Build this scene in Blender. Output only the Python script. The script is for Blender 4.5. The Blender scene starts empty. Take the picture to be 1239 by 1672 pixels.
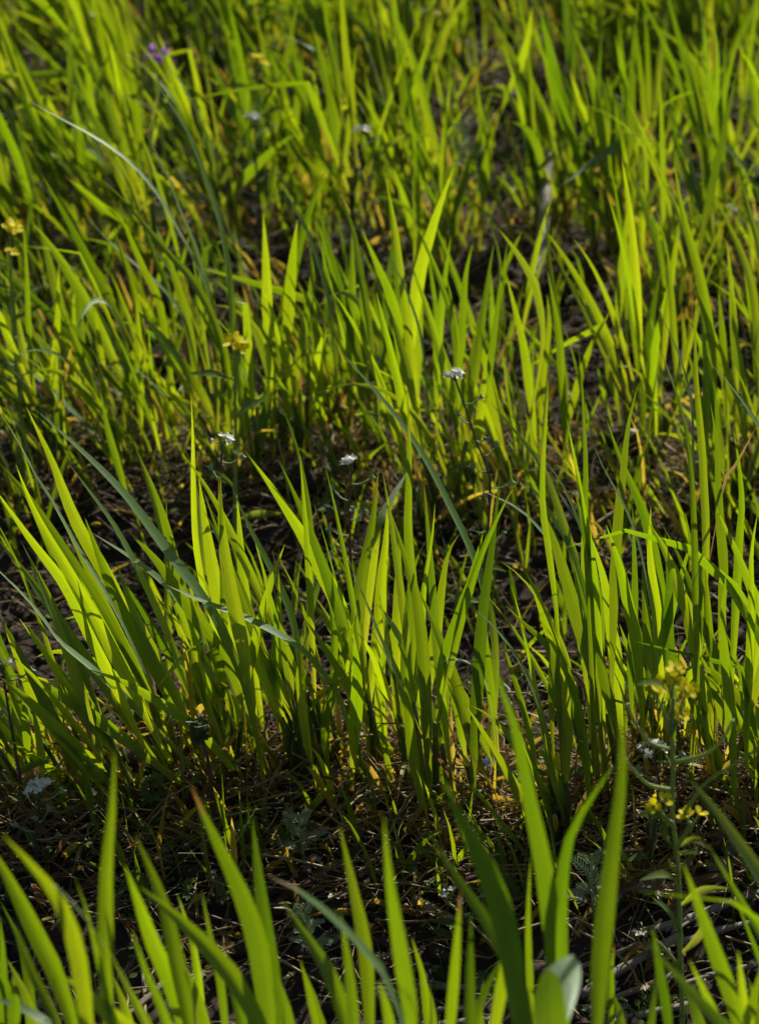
import bpy, math, random
from mathutils import Vector, Matrix, noise

random.seed(11)
R = math.radians
scene = bpy.context.scene

# ------------------------------------------------------------------ camera, sky, sun, exposure
CAM_H, PITCH, FPX, PW, PH = 0.70, R(30.0), 4100.0, 1239.0, 1672.0
cam_data = bpy.data.cameras.new('camera')
cam = bpy.data.objects.new('camera', cam_data)
scene.collection.objects.link(cam)
cam.location = (0, 0, CAM_H)
cam.rotation_euler = (math.pi / 2 - PITCH, 0, 0)
cam_data.sensor_fit = 'VERTICAL'
cam_data.sensor_height = 36.0
cam_data.lens = FPX / PH * 36.0
cam_data.clip_start = 0.02
cam_data.clip_end = 500.0
cam_data.dof.use_dof = True
cam_data.dof.focus_distance = 1.10
cam_data.dof.aperture_fstop = cam_data.lens / 6.4
scene.camera = cam

SUN_EL, SUN_AZ = R(35.0), R(28.0)          # sun beyond the field, to the right
sun_dir = Vector((math.sin(SUN_AZ) * math.cos(SUN_EL), math.cos(SUN_AZ) * math.cos(SUN_EL), math.sin(SUN_EL)))
world = bpy.data.worlds.new('World')
scene.world = world
world.use_nodes = True
wn = world.node_tree
bg = wn.nodes['Background']
sky = wn.nodes.new('ShaderNodeTexSky')
sky.sky_type = 'NISHITA'
sky.sun_disc = False
sky.sun_elevation = SUN_EL
sky.sun_rotation = SUN_AZ
wn.links.new(sky.outputs[0], bg.inputs[0])
bg.inputs[1].default_value = 0.05
sd = bpy.data.lights.new('sun', 'SUN')
sd.energy = 5.0
sd.angle = R(0.5)
sd.color = (1.0, 0.93, 0.82)
sun = bpy.data.objects.new('sun', sd)
scene.collection.objects.link(sun)
sun.rotation_euler = (-sun_dir).to_track_quat('-Z', 'Y').to_euler()
scene.view_settings.view_transform = 'Standard'
scene.view_settings.look = 'None'
scene.view_settings.exposure = 0.27
scene.view_settings.gamma = 1.0
cy = scene.cycles
cy.max_bounces = 3
cy.diffuse_bounces = 2
cy.glossy_bounces = 2
cy.transmission_bounces = 3
cy.transparent_max_bounces = 4
cy.use_adaptive_sampling = True
cy.adaptive_threshold = 0.03
cy.use_denoising = True
try:
    cy.denoiser = 'OPENIMAGEDENOISE'
except Exception:
    pass

# ------------------------------------------------------------------ helpers
FWD = Vector((0, math.cos(PITCH), -math.sin(PITCH)))
UP = Vector((0, math.sin(PITCH), math.cos(PITCH)))
CAM = Vector((0, 0, CAM_H))


def P(x, y, Y):
    """the point of the place seen at photo pixel (x, y), standing at distance Y from the camera's foot"""
    d = FWD + Vector((1, 0, 0)) * ((x - PW / 2) / FPX) - UP * ((y - PH / 2) / FPX)
    return CAM + d * (Y / d.y)


def G(x, y, z=0.0):
    """the point at height z seen at photo pixel (x, y)"""
    d = FWD + Vector((1, 0, 0)) * ((x - PW / 2) / FPX) - UP * ((y - PH / 2) / FPX)
    return CAM + d * ((z - CAM_H) / d.z)


def depth(p):
    return (Vector(p) - CAM).dot(FWD)


def to_px(p):
    v = Vector(p) - CAM
    z = v.dot(FWD)
    return PW / 2 + FPX * v.x / z, PH / 2 - FPX * v.dot(UP) / z


def mm(px, p):
    return px * depth(p) / FPX


class MB:
    def __init__(self):
        self.v, self.f, self.uv = [], [], []

    def add(self, verts, faces, uvs=None):
        o = len(self.v)
        self.v.extend([tuple(p) for p in verts])
        self.uv.extend(uvs if uvs else [(0.5, 0.5)] * len(verts))
        self.f.extend([tuple(i + o for i in f) for f in faces])

    def mesh(self, name, mat, origin=(0, 0, 0), smooth=True):
        me = bpy.data.meshes.new(name)
        ox, oy, oz = origin
        me.from_pydata([(a - ox, b - oy, c - oz) for a, b, c in self.v], [], self.f)
        ul = me.uv_layers.new(name='UVMap')
        n = len(me.loops)
        idx = [0] * n
        me.loops.foreach_get('vertex_index', idx)
        flat = [c for i in idx for c in self.uv[i]]
        ul.data.foreach_set('uv', flat)
        if smooth:
            me.polygons.foreach_set('use_smooth', [True] * len(me.polygons))
        me.materials.append(mat)
        return me


LINK = scene.collection.objects.link


def put(name, me, parent=None, loc=(0, 0, 0)):
    o = bpy.data.objects.new(name, me)
    LINK(o)
    o.location = loc
    if parent is not None:
        o.parent = parent
    return o


def thing(name, label, cat, loc, group=None):
    o = bpy.data.objects.new(name, None)
    LINK(o)
    o.location = loc
    o.empty_display_size = 0.01
    tag(o, label, cat, group)
    return o


def tag(o, label=None, cat=None, group=None, kind=None):
    if label:
        o['label'] = label
    if cat:
        o['category'] = cat
    if group:
        o['group'] = group
    if kind:
        o['kind'] = kind
    return o


def catmull(pts, n):
    pts = [Vector(p) for p in pts]
    if len(pts) == 2:
        pts = [pts[0], (pts[0] + pts[1]) / 2, pts[1]]
    q = [pts[0] * 2 - pts[1]] + pts + [pts[-1] * 2 - pts[-2]]
    dense = []
    for i in range(1, len(q) - 2):
        p0, p1, p2, p3 = q[i - 1], q[i], q[i + 1], q[i + 2]
        for k in range(8):
            t = k / 8
            dense.append(0.5 * (2 * p1 + (p2 - p0) * t + (2 * p0 - 5 * p1 + 4 * p2 - p3) * t * t + (3 * p1 - p0 - 3 * p2 + p3) * t ** 3))
    dense.append(q[-2])
    L = [0.0]
    for a, b in zip(dense, dense[1:]):
        L.append(L[-1] + (b - a).length)
    out, j = [], 0
    for i in range(n):
        s = L[-1] * i / (n - 1)
        while j < len(L) - 2 and L[j + 1] < s:
            j += 1
        w = (s - L[j]) / max(1e-9, L[j + 1] - L[j])
        out.append(dense[j].lerp(dense[j + 1], min(1, max(0, w))))
    return out


def tube(mb, pts, rad, sides=6, cap=True):
    n = len(pts)
    if not hasattr(rad, '__len__'):
        rad = [rad] * n
    verts, uvs = [], []
    ref = None
    for i in range(n):
        t = (pts[min(i + 1, n - 1)] - pts[max(i - 1, 0)])
        t = t.normalized() if t.length > 1e-9 else Vector((0, 0, 1))
        if ref is None:
            ref = t.orthogonal().normalized()
        ref = (ref - t * ref.dot(t))
        ref = ref.normalized() if ref.length > 1e-6 else t.orthogonal().normalized()
        b = t.cross(ref)
        for k in range(sides):
            a = 2 * math.pi * k / sides
            verts.append(pts[i] + (ref * math.cos(a) + b * math.sin(a)) * rad[i])
            uvs.append((k / sides, i / (n - 1)))
    faces = []
    for i in range(n - 1):
        for k in range(sides):
            k2 = (k + 1) % sides
            faces.append((i * sides + k, i * sides + k2, (i + 1) * sides + k2, (i + 1) * sides + k))
    if cap:
        faces.append(tuple(range(sides - 1, -1, -1)))
        faces.append(tuple((n - 1) * sides + k for k in range(sides)))
    mb.add(verts, faces, uvs)


def prof(t, base=0.5, peak=0.38):
    """width of a grass blade from base (0) to tip (1)"""
    if t < peak:
        s = t / peak
        return base + (1 - base) * (s * s * (3 - 2 * s))
    s = (t - peak) / (1 - peak)
    return max(0.012, 1 - s ** 1.6)


def blade(mb, pts, width, facing, tw0=0.0, tw1=0.0, fold=0.25, base=0.5, peak=0.38, across=4, wave=0.0, sheath=0.0, facing1=None, nick=False):
    """a ribbon leaf along pts; facing = direction the flat side looks, tw = twist in degrees from base to tip"""
    n = len(pts)
    verts, uvs, faces = [], [], []
    ph = random.uniform(0, 6.28)
    for i in range(n):
        t = i / (n - 1)
        tg = (pts[min(i + 1, n - 1)] - pts[max(i - 1, 0)])
        tg = tg.normalized() if tg.length > 1e-9 else Vector((0, 0, 1))
        fc = facing if facing1 is None else facing.lerp(facing1, min(1.0, max(0.0, (t - 0.62) / 0.2))).normalized()
        s = tg.cross(fc)
        s = s.normalized() if s.length > 1e-4 else tg.orthogonal().normalized()
        ts = min(1.0, max(0.0, (t - 0.12) / 0.45))
        a = R(tw0 + (tw1 - tw0) * ts * ts * (3 - 2 * ts))
        s = Matrix.Rotation(a, 3, tg) @ s
        nr = s.cross(tg).normalized()
        if sheath > 0 and t < sheath:
            w = width * 0.33
            tt = 0.0
        else:
            tt = (t - sheath) / (1 - sheath)
            w = width * prof(tt, base if sheath == 0 else 0.36, peak)
        w *= 0.5
        wv = wave * math.sin(ph + t * 9.0) * width
        fo = fold * (1.0 + (1.4 * (1 - tt) ** 3)) + (0.9 if (sheath > 0 and t < sheath) else 0.0)
        for k in range(across + 1):
            u = -1 + 2 * k / across
            if nick and abs(u) > 0.9 and 0.2 < t < 0.9 and random.random() < 0.10:
                u *= random.uniform(0.72, 0.92)
            edge = wave * 0.35 * width * math.sin(ph * 2 + t * 23 + u) * abs(u)
            verts.append(pts[i] + s * (u * w) + nr * (abs(u) * w * fo + wv * 0.3 + edge))
            uvs.append((k / across, t))
    m = across + 1
    for i in range(n - 1):
        for k in range(across):
            faces.append((i * m + k, i * m + k + 1, (i + 1) * m + k + 1, (i + 1) * m + k))
    mb.add(verts, faces, uvs)


# ------------------------------------------------------------------ materials
def new_mat(name):
    m = bpy.data.materials.new(name)
    m.use_nodes = True
    nt = m.node_tree
    nt.nodes.clear()
    return m, nt


def N(nt, kind, **kw):
    n = nt.nodes.new(kind)
    for k, v in kw.items():
        setattr(n, k, v)
    return n


def mathn(nt, op, a, b=None, c=None):
    n = N(nt, 'ShaderNodeMath', operation=op)
    for i, x in enumerate((a, b, c)):
        if x is None:
            continue
        if hasattr(x, 'links'):
            nt.links.new(x, n.inputs[i])
        else:
            n.inputs[i].default_value = x
    return n.outputs[0]


def mixc(nt, fac, a, b, mode='MIX'):
    n = N(nt, 'ShaderNodeMix', data_type='RGBA', blend_type=mode)
    for sock, x in ((n.inputs[0], fac), (n.inputs[6], a), (n.inputs[7], b)):
        if hasattr(x, 'links'):
            nt.links.new(x, sock)
        elif hasattr(x, '__len__'):
            sock.default_value = (*x, 1.0)
        else:
            sock.default_value = x
    return n.outputs[2]


def leaf_mat(name, refl_a, refl_b, tr_a, tr_b, tip=None, rough=0.42, gloss=0.055, veins=7.0, tip_amt=0.3, base_col=None, spots=0.0, spec=1.0):
    m, nt = new_mat(name)
    L = nt.links.new
    geo = N(nt, 'ShaderNodeNewGeometry')
    oi = N(nt, 'ShaderNodeObjectInfo')
    rnd = mathn(nt, 'FRACT', mathn(nt, 'ADD', geo.outputs['Random Per Island'], mathn(nt, 'MULTIPLY', oi.outputs['Random'], 7.0)))
    uv = N(nt, 'ShaderNodeUVMap')
    sep = N(nt, 'ShaderNodeSeparateXYZ')
    L(uv.outputs[0], sep.inputs[0])
    u, v = sep.outputs[0], sep.outputs[1]
    tc = N(nt, 'ShaderNodeTexCoord')
    no = N(nt, 'ShaderNodeTexNoise')
    no.inputs['Scale'].default_value = 60.0
    no.inputs['Detail'].default_value = 3.0
    L(tc.outputs['Object'], no.inputs['Vector'])
    # lengthwise veins: fine ones across the blade and a midrib
    sv = mathn(nt, 'SINE', mathn(nt, 'MULTIPLY', u, veins * 6.2832))
    sv2 = mathn(nt, 'SINE', mathn(nt, 'MULTIPLY', u, veins * 6.2832 * 2.37))
    vein = mathn(nt, 'MULTIPLY_ADD', mathn(nt, 'ADD', sv, mathn(nt, 'MULTIPLY', sv2, 0.6)), 0.11, 0.88)
    mid = mathn(nt, 'SMOOTH_MIN', mathn(nt, 'MULTIPLY', mathn(nt, 'ABSOLUTE', mathn(nt, 'SUBTRACT', u, 0.5)), 22.0), 1.0, 0.3)
    mid = mathn(nt, 'MULTIPLY_ADD', mid, 0.28, 0.72)
    shade = mathn(nt, 'MULTIPLY', vein, mid)
    shade = mathn(nt, 'MULTIPLY', shade, mathn(nt, 'MULTIPLY_ADD', no.outputs[0], 0.28, 0.86))
    tone = mathn(nt, 'MULTIPLY_ADD', mathn(nt, 'FRACT', mathn(nt, 'MULTIPLY', rnd, 9.73)), 0.50, 0.56)
    shade = mathn(nt, 'MULTIPLY', shade, tone)
    tr = mixc(nt, rnd, tr_a, tr_b)
    rf = mixc(nt, rnd, refl_a, refl_b)
    if base_col is not None:                       # pale yellow towards the root
        bfac = mathn(nt, 'SMOOTHSTEP', v, 0.0, 0.0) if False else mathn(nt, 'POWER', mathn(nt, 'SUBTRACT', 1.0, v), 4.0)
        bfac = mathn(nt, 'MULTIPLY', bfac, 0.85)
        tr = mixc(nt, bfac, tr, base_col)
    if tip is not None:                            # withered tip, on some blades
        r2 = mathn(nt, 'FRACT', mathn(nt, 'MULTIPLY', rnd, 17.31))
        has = mathn(nt, 'LESS_THAN', r2, tip_amt)
        near = mathn(nt, 'MULTIPLY', mathn(nt, 'SUBTRACT', mathn(nt, 'ADD', v, mathn(nt, 'MULTIPLY', no.outputs[0], 0.06)), 0.965), 30.0)
        near = mathn(nt, 'MINIMUM', mathn(nt, 'MAXIMUM', near, 0.0), 1.0)
        tf = mathn(nt, 'MULTIPLY', near, has)
        tr = mixc(nt, tf, tr, tip)
        rf = mixc(nt, tf, rf, tuple(c * 0.5 for c in tip))
    if spots > 0:
        n2 = N(nt, 'ShaderNodeTexNoise')
        n2.inputs['Scale'].default_value = 220.0
        n2.inputs['Detail'].default_value = 2.0
        L(tc.outputs['Object'], n2.inputs['Vector'])
        sp = mathn(nt, 'MULTIPLY', mathn(nt, 'GREATER_THAN', n2.outputs[0], 0.70), spots)
        tr = mixc(nt, sp, tr, (0.30, 0.17, 0.03))
    grey = N(nt, 'ShaderNodeCombineColor')
    for i in range(3):
        L(shade, grey.inputs[i])
    tr = mixc(nt, 1.0, tr, grey.outputs[0], 'MULTIPLY')
    bump = N(nt, 'ShaderNodeBump')
    bump.inputs['Strength'].default_value = 0.35
    bump.inputs['Distance'].default_value = 0.0006
    L(vein, bump.inputs['Height'])
    dif = N(nt, 'ShaderNodeBsdfDiffuse')
    trn = N(nt, 'ShaderNodeBsdfTranslucent')
    L(rf, dif.inputs[0])
    L(tr, trn.inputs[0])
    L(bump.outputs[0], dif.inputs['Normal'])
    add = N(nt, 'ShaderNodeAddShader')
    L(dif.outputs[0], add.inputs[0])
    L(trn.outputs[0], add.inputs[1])
    gl = N(nt, 'ShaderNodeBsdfGlossy')
    gl.inputs['Roughness'].default_value = rough
    gl.inputs['Color'].default_value = (0.90, 1.0, 0.84, 1)
    L(bump.outputs[0], gl.inputs['Normal'])
    fr = N(nt, 'ShaderNodeFresnel')
    fr.inputs['IOR'].default_value = 1.42
    fac = mathn(nt, 'MULTIPLY_ADD', fr.outputs[0], 0.85, gloss - 0.03)
    fac = mathn(nt, 'MULTIPLY', mathn(nt, 'MAXIMUM', mathn(nt, 'MINIMUM', fac, 0.6), 0.0), spec)
    mx = N(nt, 'ShaderNodeMixShader')
    L(fac, mx.inputs[0])
    L(add.outputs[0], mx.inputs[1])
    L(gl.outputs[0], mx.inputs[2])
    out = N(nt, 'ShaderNodeOutputMaterial')
    L(mx.outputs[0], out.inputs[0])
    return m


def plain_mat(name, ca, cb, rough=0.8, scale=120.0, stretch=(1, 1, 1), spec=0.3, bump=0.0004, trans=None, island=0.5, uvmap=False):
    m, nt = new_mat(name)
    L = nt.links.new
    geo = N(nt, 'ShaderNodeNewGeometry')
    tc = N(nt, 'ShaderNodeTexCoord')
    mp = N(nt, 'ShaderNodeMapping')
    mp.inputs['Scale'].default_value = stretch
    L(tc.outputs['UV' if uvmap else 'Object'], mp.inputs[0])
    no = N(nt, 'ShaderNodeTexNoise')
    no.inputs['Scale'].default_value = scale
    no.inputs['Detail'].default_value = 5.0
    no.inputs['Roughness'].default_value = 0.65
    L(mp.outputs[0], no.inputs['Vector'])
    f = mathn(nt, 'ADD', mathn(nt, 'MULTIPLY', geo.outputs['Random Per Island'], island), mathn(nt, 'MULTIPLY', mathn(nt, 'SUBTRACT', mathn(nt, 'MULTIPLY', no.outputs[0], 2.0), 0.5), 1 - island))
    f = mathn(nt, 'MINIMUM', mathn(nt, 'MAXIMUM', f, 0.0), 1.0)
    col = mixc(nt, f, ca, cb)
    b = N(nt, 'ShaderNodeBsdfPrincipled')
    L(col, b.inputs['Base Color'])
    b.inputs['Roughness'].default_value = rough
    b.inputs['Specular IOR Level'].default_value = spec
    bp = N(nt, 'ShaderNodeBump')
    bp.inputs['Strength'].default_value = 0.6
    bp.inputs['Distance'].default_value = bump
    L(no.outputs[0], bp.inputs['Height'])
    L(bp.outputs[0], b.inputs['Normal'])
    out = N(nt, 'ShaderNodeOutputMaterial')
    if trans:
        t = N(nt, 'ShaderNodeBsdfTranslucent')
        t.inputs[0].default_value = (*trans, 1)
        mx = N(nt, 'ShaderNodeMixShader')
        mx.inputs[0].default_value = 0.45
        L(b.outputs[0], mx.inputs[1])
        L(t.outputs[0], mx.inputs[2])
        L(mx.outputs[0], out.inputs[0])
    else:
        L(b.outputs[0], out.inputs[0])
    return m


M = {}
M['leaf'] = leaf_mat('wheat_leaf', (0.020, 0.046, 0.008), (0.036, 0.066, 0.020), (0.165, 0.29, 0.001), (0.37, 0.47, 0.003),
                     tip=(0.26, 0.13, 0.025), base_col=(0.52, 0.47, 0.018), spots=0.35, tip_amt=0.09, gloss=0.05, rough=0.42, spec=0.55)
M['sheen'] = leaf_mat('waxy_sheen_wheat_leaf', (0.05, 0.10, 0.030), (0.072, 0.122, 0.050), (0.14, 0.24, 0.001), (0.30, 0.36, 0.002),  # waxy blade; its paler colour paints sheen onto turned-over leaves
                      tip=(0.26, 0.13, 0.025), base_col=(0.36, 0.34, 0.012), spots=0.35, tip_amt=0.07, gloss=0.06, rough=0.5, spec=0.55)
M['deep'] = leaf_mat('deep_green_wheat_leaf', (0.020, 0.048, 0.010), (0.034, 0.064, 0.020), (0.10, 0.19, 0.001), (0.21, 0.29, 0.0015),
                     tip=(0.26, 0.13, 0.025), base_col=(0.30, 0.32, 0.012), spots=0.35, tip_amt=0.05, gloss=0.05, rough=0.42, spec=0.55)
M['yellow'] = leaf_mat('yellowed_leaf', (0.12, 0.09, 0.02), (0.16, 0.11, 0.035), (0.58, 0.46, 0.03), (0.48, 0.29, 0.035),
                       tip=(0.25, 0.09, 0.02), tip_amt=0.8, rough=0.6, gloss=0.03, spots=0.6, spec=0.2)
M['brown'] = leaf_mat('withered_leaf', (0.07, 0.04, 0.018), (0.15, 0.10, 0.05), (0.14, 0.06, 0.02), (0.24, 0.14, 0.05), rough=0.65, gloss=0.03, spots=0.5, spec=0.2)
M['stem'] = leaf_mat('wheat_stem', (0.04, 0.07, 0.015), (0.06, 0.085, 0.025), (0.13, 0.17, 0.008), (0.18, 0.18, 0.014), rough=0.4, veins=5.0, spec=0.6)
M['weed'] = leaf_mat('weed_leaf', (0.05, 0.085, 0.025), (0.075, 0.11, 0.035), (0.16, 0.22, 0.012), (0.24, 0.27, 0.02), rough=0.6, veins=2.0, spec=0.06)
M['feather'] = leaf_mat('grey_green_leaf', (0.20, 0.26, 0.15), (0.24, 0.30, 0.18), (0.14, 0.19, 0.06), (0.18, 0.23, 0.08), rough=0.7, veins=1.0, spec=0.2)
M['weedstem'] = leaf_mat('weed_stem', (0.14, 0.20, 0.06), (0.17, 0.23, 0.07), (0.16, 0.21, 0.02), (0.20, 0.24, 0.03), rough=0.5, veins=3.0, spec=0.4)
M['darkleaf'] = leaf_mat('dark_ruffled_leaf', (0.05, 0.065, 0.03), (0.07, 0.09, 0.04), (0.08, 0.10, 0.015), (0.10, 0.12, 0.02), rough=0.7, veins=2.0, spec=0.12)
M['darkstem'] = leaf_mat('brown_stem', (0.08, 0.06, 0.04), (0.11, 0.09, 0.055), (0.06, 0.05, 0.02), (0.08, 0.06, 0.025), rough=0.55, veins=3.0, spec=0.4)
M['white'] = leaf_mat('white_petal', (0.56, 0.55, 0.50), (0.58, 0.57, 0.52), (0.40, 0.39, 0.34), (0.41, 0.40, 0.35), rough=0.7, veins=1.0, spec=0.2)
M['yellowp'] = leaf_mat('yellow_petal', (0.44, 0.38, 0.006), (0.46, 0.40, 0.008), (0.52, 0.45, 0.004), (0.52, 0.47, 0.004), rough=0.8, veins=1.0, spec=0.08)
M['purple'] = leaf_mat('purple_petal', (0.26, 0.12, 0.36), (0.34, 0.18, 0.40), (0.34, 0.16, 0.46), (0.40, 0.22, 0.48), rough=0.7, veins=2.0, spec=0.1)
M['blue'] = leaf_mat('blue_petal', (0.12, 0.16, 0.50), (0.16, 0.20, 0.55), (0.15, 0.20, 0.45), (0.18, 0.24, 0.5), rough=0.7, veins=2.0, spec=0.1)
M['straw'] = plain_mat('old_straw', (0.14, 0.11, 0.075), (0.33, 0.28, 0.21), rough=0.5, scale=9.0, stretch=(14, 1.2, 1), spec=0.45, uvmap=True, island=0.45)
M['litter'] = plain_mat('dry_litter', (0.06, 0.026, 0.012), (0.38, 0.28, 0.12), rough=0.55, scale=150, spec=0.4, island=0.85)
M['bark'] = plain_mat('weathered_wood', (0.05, 0.045, 0.042), (0.17, 0.155, 0.145), rough=0.75, scale=6.0, stretch=(9, 1.5, 1), bump=0.002, uvmap=True, island=0.1)
M['clod'] = plain_mat('soil_clod', (0.022, 0.015, 0.011), (0.072, 0.053, 0.041), rough=0.9, scale=260.0, spec=0.2, bump=0.0015, island=0.4)
M['stone'] = plain_mat('small_stone', (0.13, 0.12, 0.115), (0.30, 0.28, 0.27), rough=0.6, scale=200.0, spec=0.4, island=0.5)


def soil_mat():
    m, nt = new_mat('soil')
    L = nt.links.new
    tc = N(nt, 'ShaderNodeTexCoord')
    a = N(nt, 'ShaderNodeTexNoise')
    a.inputs['Scale'].default_value = 45.0
    a.inputs['Detail'].default_value = 8.0
    a.inputs['Roughness'].default_value = 0.7
    b = N(nt, 'ShaderNodeTexNoise')
    b.inputs['Scale'].default_value = 7.0
    b.inputs['Detail'].default_value = 4.0
    vo = N(nt, 'ShaderNodeTexVoronoi')
    vo.inputs['Scale'].default_value = 190.0
    for n in (a, b, vo):
        L(tc.outputs['Object'], n.inputs['Vector'])
    c = mixc(nt, a.outputs[0], (0.014, 0.009, 0.006), (0.060, 0.042, 0.031))
    c = mixc(nt, mathn(nt, 'MULTIPLY', b.outputs[0], 0.5), c, (0.06, 0.04, 0.03))
    bs = N(nt, 'ShaderNodeBsdfPrincipled')
    L(c, bs.inputs['Base Color'])
    bs.inputs['Roughness'].default_value = 0.92
    bs.inputs['Specular IOR Level'].default_value = 0.2
    h = mathn(nt, 'ADD', a.outputs[0], mathn(nt, 'MULTIPLY', vo.outputs[0], 0.35))
    bp = N(nt, 'ShaderNodeBump')
    bp.inputs['Strength'].default_value = 0.9
    bp.inputs['Distance'].default_value = 0.004
    L(h, bp.inputs['Height'])
    L(bp.outputs[0], bs.inputs['Normal'])
    out = N(nt, 'ShaderNodeOutputMaterial')
    L(bs.outputs[0], out.inputs[0])
    return m


M['soil'] = soil_mat()

# ------------------------------------------------------------------ ground
ROW0, DROW = 0.640, 0.306
ROWY = [ROW0 + i * DROW for i in range(6)]


def ground_z(x, y):
    if abs(x) > 1.2 or y < -0.2 or y > 3.4:
        return 0.0
    ph = (y - ROW0) / DROW
    ridge = 0.006 * math.cos(2 * math.pi * ph)
    z = ridge
    z += 0.010 * noise.noise((x * 9, y * 9, 1.3))
    z += 0.006 * noise.noise((x * 28, y * 28, 4.1))
    z += 0.0035 * abs(noise.noise((x * 85, y * 85, 7.7)))
    z += 0.0018 * noise.noise((x * 190, y * 190, 2.2))
    e = min(1.0, (1.2 - abs(x)) / 0.3, (y + 0.2) / 0.3, (3.4 - y) / 0.3)
    return z * max(0.0, e) - 0.002


def axis(lo, hi, step, far):
    a = [lo + i * step for i in range(int((hi - lo) / step) + 1)]
    s, x = step, a[-1]
    right, left = [], []
    while x < far:
        s *= 1.35
        x += s
        right.append(x)
    s, x = step, lo
    while x > -far:
        s *= 1.35
        x -= s
        left.append(x)
    return left[::-1] + a + right


gx, gy = axis(-0.46, 0.46, 0.0042, 90.0), axis(0.60, 2.25, 0.0046, 90.0)
gv = [(x, y, ground_z(x, y)) for y in gy for x in gx]
w_ = len(gx)
gf = [(j * w_ + i, j * w_ + i + 1, (j + 1) * w_ + i + 1, (j + 1) * w_ + i) for j in range(len(gy) - 1) for i in range(w_ - 1)]
gm = bpy.data.meshes.new('ground')
gm.from_pydata(gv, [], gf)
gm.polygons.foreach_set('use_smooth', [True] * len(gm.polygons))
gm.materials.append(M['soil'])
tag(put('ground', gm), kind='structure')

# ------------------------------------------------------------------ wheat: blades read off the photograph
# row: list of (points from root to tip in photo pixels, width in pixels, twist at root, twist at tip[, depth offset])
TR = {0: [], 1: [], 2: [], 3: []}


def T(row, w, pts, tw0=0, tw1=0, dy=None, lean=0.0, mat='leaf'):
    TR[row].append((pts, w, tw0, tw1, dy, lean, mat))


# row 0, the blurred one at the front
T(0, 30, [(178, 1720), (172, 1560), (173, 1420), (182, 1330), (188, 1222)], 0, 10)
T(0, 34, [(125, 1720), (95, 1600), (62, 1530), (20, 1445), (-28, 1360)], 5, 10)
T(0, 30, [(150, 1720), (128, 1560), (100, 1475), (60, 1420), (4, 1362)], 10, 20)
T(0, 28, [(255, 1720), (195, 1585), (140, 1500), (95, 1450), (60, 1420)], 30, 62)
T(0, 14, [(187, 1700), (165, 1580), (140, 1480), (122, 1430)], 0, 0)
T(0, 28, [(312, 1710), (285, 1560), (268, 1480), (245, 1420), (220, 1362)], 5, 0)
T(0, 31, [(305, 1720), (280, 1610), (250, 1540), (225, 1470), (203, 1410)], -10, 5)
T(0, 37, [(440, 1720), (380, 1600), (330, 1540), (280, 1490), (226, 1447)], -5, 40)
T(0, 40, [(442, 1720), (425, 1560), (402, 1480), (375, 1415), (340, 1345), (312, 1282)], 10, 0)
T(0, 34, [(455, 1720), (444, 1600), (431, 1500), (420, 1410), (412, 1335)], 0, 10)
T(0, 14, [(372, 1700), (360, 1600), (343, 1525), (330, 1455)])
T(0, 34, [(250, 1730), (200, 1675), (150, 1628), (103, 1594)], 0, 30)
T(0, 24, [(110, 1710), (60, 1660), (25, 1640), (-20, 1628)], 40, 70)
T(0, 16, [(98, 1700), (52, 1590), (25, 1508)])
T(0, 20, [(8, 1710), (8, 1580), (0, 1495)])
T(0, 16, [(280, 1700), (240, 1592), (214, 1515)])
T(0, 22, [(80, 1720), (62, 1660), (42, 1612)])
T(0, 20, [(252, 1710), (222, 1640), (188, 1575)])
T(0, 27, [(606, 1720), (598, 1570), (586, 1490), (570, 1420), (554, 1347)])
T(0, 35, [(680, 1720), (664, 1595), (648, 1500), (636, 1420), (627, 1335)], 5, -10)
T(0, 33, [(668, 1730), (630, 1600), (590, 1545), (545, 1500), (490, 1455), (435, 1429)], -8, 58)
T(0, 30, [(572, 1720), (538, 1592), (500, 1530), (458, 1467)], 10, 20)
T(0, 22, [(577, 1720), (572, 1610), (563, 1540), (556, 1490)])
T(0, 15, [(522, 1710), (507, 1630), (490, 1565)])
T(0, 28, [(868, 1720), (848, 1610), (815, 1545), (785, 1490), (752, 1443), (720, 1393), (692, 1345)], 10, 25)
T(0, 41, [(848, 1720), (838, 1600), (825, 1520), (805, 1450), (778, 1388), (745, 1325), (722, 1268)], 8, -5)
T(0, 20, [(735, 1720), (740, 1620), (746, 1540), (752, 1452)])
T(0, 22, [(766, 1720), (765, 1640), (766, 1560), (768, 1488)])
T(0, 22, [(758, 1720), (790, 1620), (815, 1570), (836, 1535)], 0, 15)
T(0, 37, [(918, 1730), (905, 1550), (895, 1450), (880, 1370), (862, 1290), (845, 1200), (820, 1130), (795, 1055)], -35, 0)
T(0, 38, [(968, 1720), (977, 1580), (985, 1490), (997, 1390), (1010, 1300), (1014, 1220), (1008, 1148)], 10, 0)
T(0, 25, [(925, 1720), (915, 1530), (918, 1430), (932, 1360), (962, 1308), (1002, 1248)], -55, 10)
T(0, 14, [(872, 1710), (865, 1600), (862, 1500), (866, 1398)])
T(0, 24, [(800, 1720), (825, 1580), (833, 1500), (814, 1425)])
T(0, 29, [(1214, 1720), (1190, 1620), (1165, 1550), (1140, 1480), (1114, 1408)])
T(0, 31, [(1300, 1540), (1239, 1428), (1200, 1370), (1165, 1320), (1126, 1273)], 0, 52)
T(0, 15, [(1275, 1600), (1225, 1500), (1190, 1440), (1155, 1378)], 10, 30)
T(0, 18, [(1092, 1710), (1076, 1580), (1064, 1512)])
T(0, 25, [(1210, 1730), (1165, 1662), (1110, 1600), (1060, 1543)], 10, 35)
T(0, 15, [(1058, 1720), (1066, 1640), (1072, 1575)])
T(0, 18, [(1222, 1720), (1212, 1630), (1204, 1550)])
T(0, 20, [(1212, 1720), (1228, 1640), (1245, 1570)])
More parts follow.
